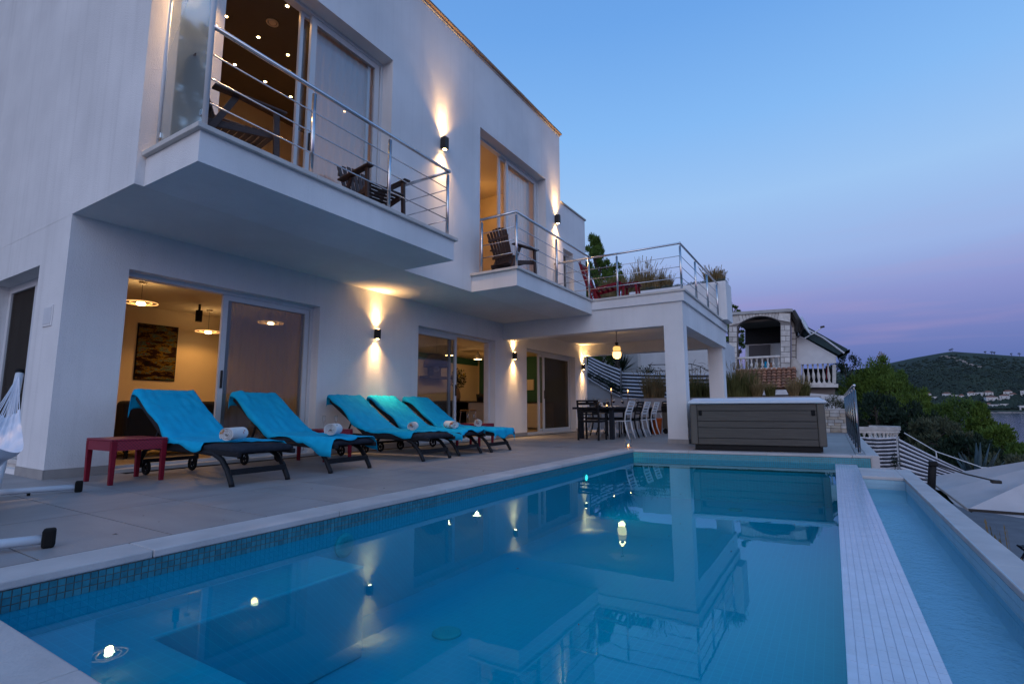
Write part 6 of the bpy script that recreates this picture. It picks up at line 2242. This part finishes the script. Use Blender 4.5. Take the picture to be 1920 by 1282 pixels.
slope_tree(1876, 806, 34, 33, 'ov', 7, 'leaf_pine', 'pine with upright shoots at the right, before the water', n=80, per=100)
slope_tree(1916, 838, 34, 31, 'ov', 8, 'leaf_pine_b', 'low pine at the right edge of the picture', n=80, per=100)
slope_tree(1700, 770, 46, 34, 'round', 9, 'leaf_dark', 'dark shaded bush below the bright pines', 'evergreen_bush', n=100, per=100)
slope_tree(1752, 792, 40, 31, 'round', 10, 'leaf_olive', 'grey-green olive bush in front of the pines', 'olive_bush', n=90, per=100)
slope_tree(1640, 745, 50, 33, 'round', 11, 'leaf_dark', 'dark bush behind the curved balustrade', 'evergreen_bush', n=100, per=100)
slope_tree(1815, 830, 46, 29, 'round', 12, 'leaf_dark', 'dark low bush behind the agave', 'evergreen_bush', n=90, per=100)
slope_tree(1880, 862, 46, 28, 'round', 13, 'leaf_olive', 'dull green bush above the parasol', 'olive_bush', n=90, per=90)
slope_tree(1965, 850, 50, 30, 'round', 14, 'leaf_pine_b', 'pine just cut by the right picture edge', n=80, per=90)
slope_tree(1600, 720, 36, 38, 'round', 16, 'leaf_pine_b', 'green tree directly behind the chrome railing', 'broadleaf_tree', n=80, per=110)
# trees behind the house
q = at(1112, 446, 21)
tree('pine_tree', 'pine rising behind the low stair block of the house', (q.x, 21.5, .5), q.z, 1.0, 'ov', 41, 'leaf_pine_b', TG, 150, .10, crown0=.3, per=170)
q = at(1142, 500, 20.5)
tree('pine_tree', 'lower pine branch mass left of the roof planter', (q.x, 21.2, .8), q.z, .85, 'ov', 42, 'leaf_pine', TG, 90, .10, crown0=.4, per=150)
tree('pine_tree', 'tall pine behind the camera mirrored in the frosted wind screen', (-15.5, -2.6, -2), 11.5, 2.6, 'ov', 61, 'leaf_dark', TG, 90, .28, crown0=.3)
q = at(1379, 573, 42)
tree('broadleaf_tree', 'small tree top peeping over the roof of the stone house', (q.x, 42, 0), q.z, .75, 'round', 43, 'leaf_pine_b', TG, 46, .14, crown0=.6)
q = at(1651, 661, 46)
sk = thing('agave_stalk', 'tall flower stalk with a tuft rising above the largest pine', 'plant', (q.x, 46, -2))
MB().tube([(q.x, 46, -2), (q.x, 46, q.z - .5)], [.08, .04], 6).build('stalk', 'bark', sk)
s_ = MB()
leafy(s_, (q.x, 46, q.z - .45), .28, .28, .5, 160, .16, rr, up=1.5, shell=.1)
s_.build('tuft', 'grass_straw', sk, weld=False)

# ---------------------------------------------------------------- the hill across the bay
def ang_of(px):
    return math.atan((px - 960) / 965.16) - YAW
def ridge_pt(px, py):
    return (ang_of(px), at(px, py, R1 * math.cos(ang_of(px))).z)
R0, R1 = 1150, 1560
RIDGE = [(-1.2, 30), (-.6, 50), (-.2, 62), ridge_pt(1500, 702), ridge_pt(1560, 697), ridge_pt(1620, 689), ridge_pt(1660, 681), ridge_pt(1720, 668), ridge_pt(1790, 657.5), ridge_pt(1850, 661), ridge_pt(1920, 667), (.34, 95), (.5, 70), (.8, 40), (1.3, 20)]
def ridge(a):
    for (a0_, h0), (a1_, h1) in zip(RIDGE, RIDGE[1:]):
        if a0_ <= a <= a1_:
            t_ = (a - a0_) / (a1_ - a0_)
            return h0 + (h1 - h0) * t_
    return 20
R0, R1 = 1150, 1560
def hill_z(a, r):
    t_ = max(0, min(1, (r - R0) / (R1 - R0)))
    s_ = .10 * t_ + .90 * t_ * t_ * (3 - 2 * t_) if t_ < 1 else 1
    s_ = t_ ** 1.05
    z = SEA_Z - 1 + (ridge(a) + 9) * s_
    z += 7 * mnoise.noise(Vector((a * 26, r * .008, 0))) * min(1, t_ * 3) * (1 - .8 * t_)
    if r > R1:
        z -= (r - R1) * .25
    return z
hb = MB()
aa = [-1.2 + .05 * i for i in range(20)]
aa += [aa[-1] + .05 + .006 * i for i in range(100)]
aa += [aa[-1] + .04 * (i + 1) for i in range(20)]
rs = [R0 - 10, R0, R0 + 15] + [R0 + 15 + 16 * (i + 1) for i in range(26)] + [1600, 1700, 1900]
hidx = {}
for i, a in enumerate(aa):
    for j, r in enumerate(rs):
        hidx[i, j] = len(hb.v)
        hb.v.append((math.sin(a) * r, math.cos(a) * r, hill_z(a, r) if r >= R0 else SEA_Z - 6))
for i in range(len(aa) - 1):
    for j in range(len(rs) - 1):
        hb.f.append((hidx[i, j], hidx[i + 1, j], hidx[i + 1, j + 1], hidx[i, j + 1]))
mat('hill_scrub', (.030, .045, .028), .95, col2=(.014, .024, .018), vscale=.035, bump=.5, bscale=.08, detail=8)
struct(hb.build('hill', 'hill_scrub', None, smooth=True))
# woods on the hill
mat('far_foliage', (.024, .042, .026), .9, col2=(.010, .020, .015), vscale=.03, detail=6)
fw_ = MB()
rr = random.Random(99)
for k in range(8500):
    a = rr.uniform(ang_of(1540), ang_of(1990))
    t_ = rr.random()
    r = R0 + 22 + (R1 - R0 - 60) * t_ ** 1.1
    z = hill_z(a, r)
    if t_ > .75 and rr.random() < .7:
        continue
    s_ = rr.uniform(2.2, 5.2) * (1 - .35 * t_)
    x, y = math.sin(a) * r, math.cos(a) * r
    j = lambda: rr.uniform(.75, 1.25)
    vs = [(x + s_ * j(), y, z + s_ * .4), (x, y + s_ * j(), z + s_ * .4), (x - s_ * j(), y, z + s_ * .4), (x, y - s_ * j(), z + s_ * .4), (x + rr.uniform(-1, 1), y, z + s_ * 1.35 * j()), (x, y, z - 2)]
    fw_.add(vs, [(0, 1, 4), (1, 2, 4), (2, 3, 4), (3, 0, 4), (1, 0, 5), (2, 1, 5), (3, 2, 5), (0, 3, 5)])
o = fw_.build('hillside_wood', 'far_foliage', None, weld=False)
tag(o, 'dark scrub wood covering the hill across the bay', 'wood', kind='stuff')
def polar(px, r, dz=0):
    a = ang_of(px)
    return Vector((math.sin(a) * r, math.cos(a) * r, hill_z(a, r) + dz))
for k, (px, h) in enumerate(((1786, 9), (1790, 12), (1852, 9), (1864, 11), (1869, 9), (1901, 9), (1916, 12))):
    q = polar(px, R1 - 6)
    t = thing('ridge_tree', ['first', 'second', 'third', 'fourth', 'fifth', 'sixth', 'seventh'][k] + ' lone tree from the left on the crest of the far hill', 'tree', q, 0, 'lone trees on the crest of the far hill')
    h *= .6
    MB().tube([q - Vector((0, 0, 2)), q + Vector((0, 0, h * .6))], .4, 5).build('trunk', 'bark', t)
    s_ = MB()
    leafy(s_, q + Vector((0, 0, h * .72)), h * .42, h * .42, h * .28, 90, 1.6, rr, shell=.1)
    s_.build('crown', 'far_foliage', t, weld=False)
# bare rock scar and shore
rk = MB()
for k in range(18):
    s_ = k / 17
    px = 1768 + 74 * s_ + rr.uniform(-2, 2)
    q = polar(px, R1 - 30 - 95 * s_ + rr.uniform(-7, 7), .6)
    w, h = rr.uniform(1.5, 4), rr.uniform(.3, 1.0) * (1 + s_)
    rk.box(q.x - w, q.x + w, q.y - 2, q.y + 2, q.z - 2, q.z + h)
tag(rk.build('rock_scar', 'far_rock', None), 'pale rocky scar running down the hill crest', 'rocks', kind='stuff')
sh_ = MB()
for k in range(150):
    px = 1560 + 430 * k / 149
    a = ang_of(px)
    r = R0 - 1 + rr.uniform(-2, 3)
    x, y = math.sin(a) * r, math.cos(a) * r
    w = rr.uniform(2.5, 5)
    sh_.box(x - w, x + w, y - 2, y + 3, SEA_Z - 1, SEA_Z + rr.uniform(.6, 2.2))
tag(sh_.build('rocky_shore', 'far_rock', None), 'pale rocky shoreline below the far houses', 'rocks', kind='stuff')
# far houses
FH = [(1713, 742, 9, 5, 0), (1722, 743, 8, 4, 1), (1736, 741, 10, 6, 1), (1745, 746, 11, 5, 0), (1771, 741, 13, 6, 1), (1786, 743, 11, 4, 0), (1798, 744, 8, 4, 1), (1808, 744, 9, 4, 0), (1816, 740, 12, 7, 1), (1832, 740, 13, 7, 0),
      (1848, 739, 13, 7, 1), (1852, 749, 18, 9, 1), (1866, 750, 8, 6, 0), (1878, 746, 14, 8, 1), (1885, 738, 13, 7, 1), (1894, 742, 10, 5, 1), (1917, 738, 11, 9, 0), (1858, 761, 16, 5, 0), (1845, 760, 11, 4, 1), (1874, 760, 12, 4, 0), (1910, 764, 16, 5, 0)]
ORD = ['leftmost', 'second', 'third', 'fourth', 'fifth', 'sixth', 'seventh', 'eighth', 'ninth', 'tenth', 'eleventh', 'twelfth', 'thirteenth', 'fourteenth', 'fifteenth', 'sixteenth', 'seventeenth', 'eighteenth', 'nineteenth', 'twentieth', 'rightmost']
order = sorted(range(len(FH)), key=lambda i: FH[i][0])
rank = {i: k for k, i in enumerate(order)}
for i, (px, py, wpx, hpx, red) in enumerate(FH):
    zt = (764 - py) / 965.16
    # distance where the line of sight at the foot of the house meets the slope
    foot = py + hpx * .5
    best = None
    a = ang_of(px)
    for r in range(R0 + 4, R0 + 200, 3):
        zz = at(px, foot, r * math.cos(a)).z
        if best is None or abs(zz - hill_z(a, r)) < best[0]:
            best = (abs(zz - hill_z(a, r)), r)
    r = best[1]
    q = polar(px, r)
    w, h = wpx * r / 965.16 * .68, max(3.2, hpx * r / 965.16 * .75)
    d = w * .8
    lab = ('white house with a red tiled roof' if red else 'pale flat-roofed house') + ' on the far shore, ' + (ORD[rank[i]] + ' from the left' if 0 < rank[i] < 20 else ORD[rank[i]] + ' of the row')
    t = thing('far_house', lab, 'house', q, -a + rr.uniform(-.5, .5), 'houses on the far shore', local=True)
    local_part(MB().box(-w / 2, w / 2, -d / 2, d / 2, -6, h), 'wall', 'far_wall', t)
    if red:
        local_part(MB().add([(-w / 2 - .5, -d / 2 - .5, h + .02), (w / 2 + .5, -d / 2 - .5, h + .02), (w / 2 + .5, d / 2 + .5, h + .02), (-w / 2 - .5, d / 2 + .5, h + .02), (-w * .2, 0, h + 2.6), (w * .2, 0, h + 2.6)],
                            [(0, 1, 5, 4), (1, 2, 5), (2, 3, 4, 5), (3, 0, 4), (0, 3, 2, 1)]), 'roof', 'far_roof', t)
    else:
        local_part(MB().box(-w / 2 - .3, w / 2 + .3, -d / 2 - .3, d / 2 + .3, h + .02, h + .5), 'roof', 'far_wall', t)
    nwin = max(2, int(w / 4.2))
    for fl_ in range(max(1, int(h / 3))):
        for k in range(nwin):
            x = -w / 2 + w * (k + .5) / nwin
            local_part(MB().box(x - .65, x + .65, -d / 2 - .12, -d / 2 - .02, .9 + fl_ * 3, 2.4 + fl_ * 3), 'window', 'screen_dark', t)
# sailing boat
q = polar(1917, R0 - 22)
bt = thing('sailing_boat', 'white sailing boat with bare mast moored by the far shore', 'boat', (q.x, q.y, SEA_Z), .3, local=True)
local_part(MB().extrude([(-5, 0, 1.2), (-4, 0, -.2), (4, 0, -.2), (6, 0, 1.4)], (0, 2.6, 0)), 'hull', 'far_wall', bt, bevel=.3)
local_part(MB().box(-2, 2, .5, 2.1, 1.3, 2.1), 'cabin', 'far_wall', bt)
local_part(MB().tube([(.5, 1.3, 1.2), (.5, 1.3, 17)], .22, 6), 'mast', 'alu', bt)
local_part(MB().tube([(.5, 1.3, 2.6), (-4, 1.3, 2.8)], .16, 6), 'boom', 'alu', bt)

# a few blown leaves on the water and the paving
rr = random.Random(66)
fl2 = MB()
def leaf_at(x, y, z, s):
    a = rr.uniform(0, 6.28)
    d = Vector((math.cos(a), math.sin(a), 0)) * s
    e = Vector((-math.sin(a), math.cos(a), 0)) * s * .4
    p = Vector((x, y, z))
    fl2.add([p - d, p + e + Vector((0, 0, s * .15)), p + d, p - e + Vector((0, 0, s * .1))], [(0, 1, 2), (0, 2, 3)])
for k in range(34):
    leaf_at(rr.uniform(-1.6, -.2), rr.gauss(4.6, 1.0), WZ + .002, rr.uniform(.006, .014))
for k in range(16):
    leaf_at(rr.uniform(-4.6, -3.4), rr.uniform(1.2, 8.5), .002, rr.uniform(.008, .018))
tag(fl2.build('fallen_leaves', 'bark', None, weld=False), 'tiny dark leaf specks floating on the pool and lying on the paving', 'leaves', kind='stuff')
for o in bpy.data.objects:
    if '_local' in o:
        del o['_local']
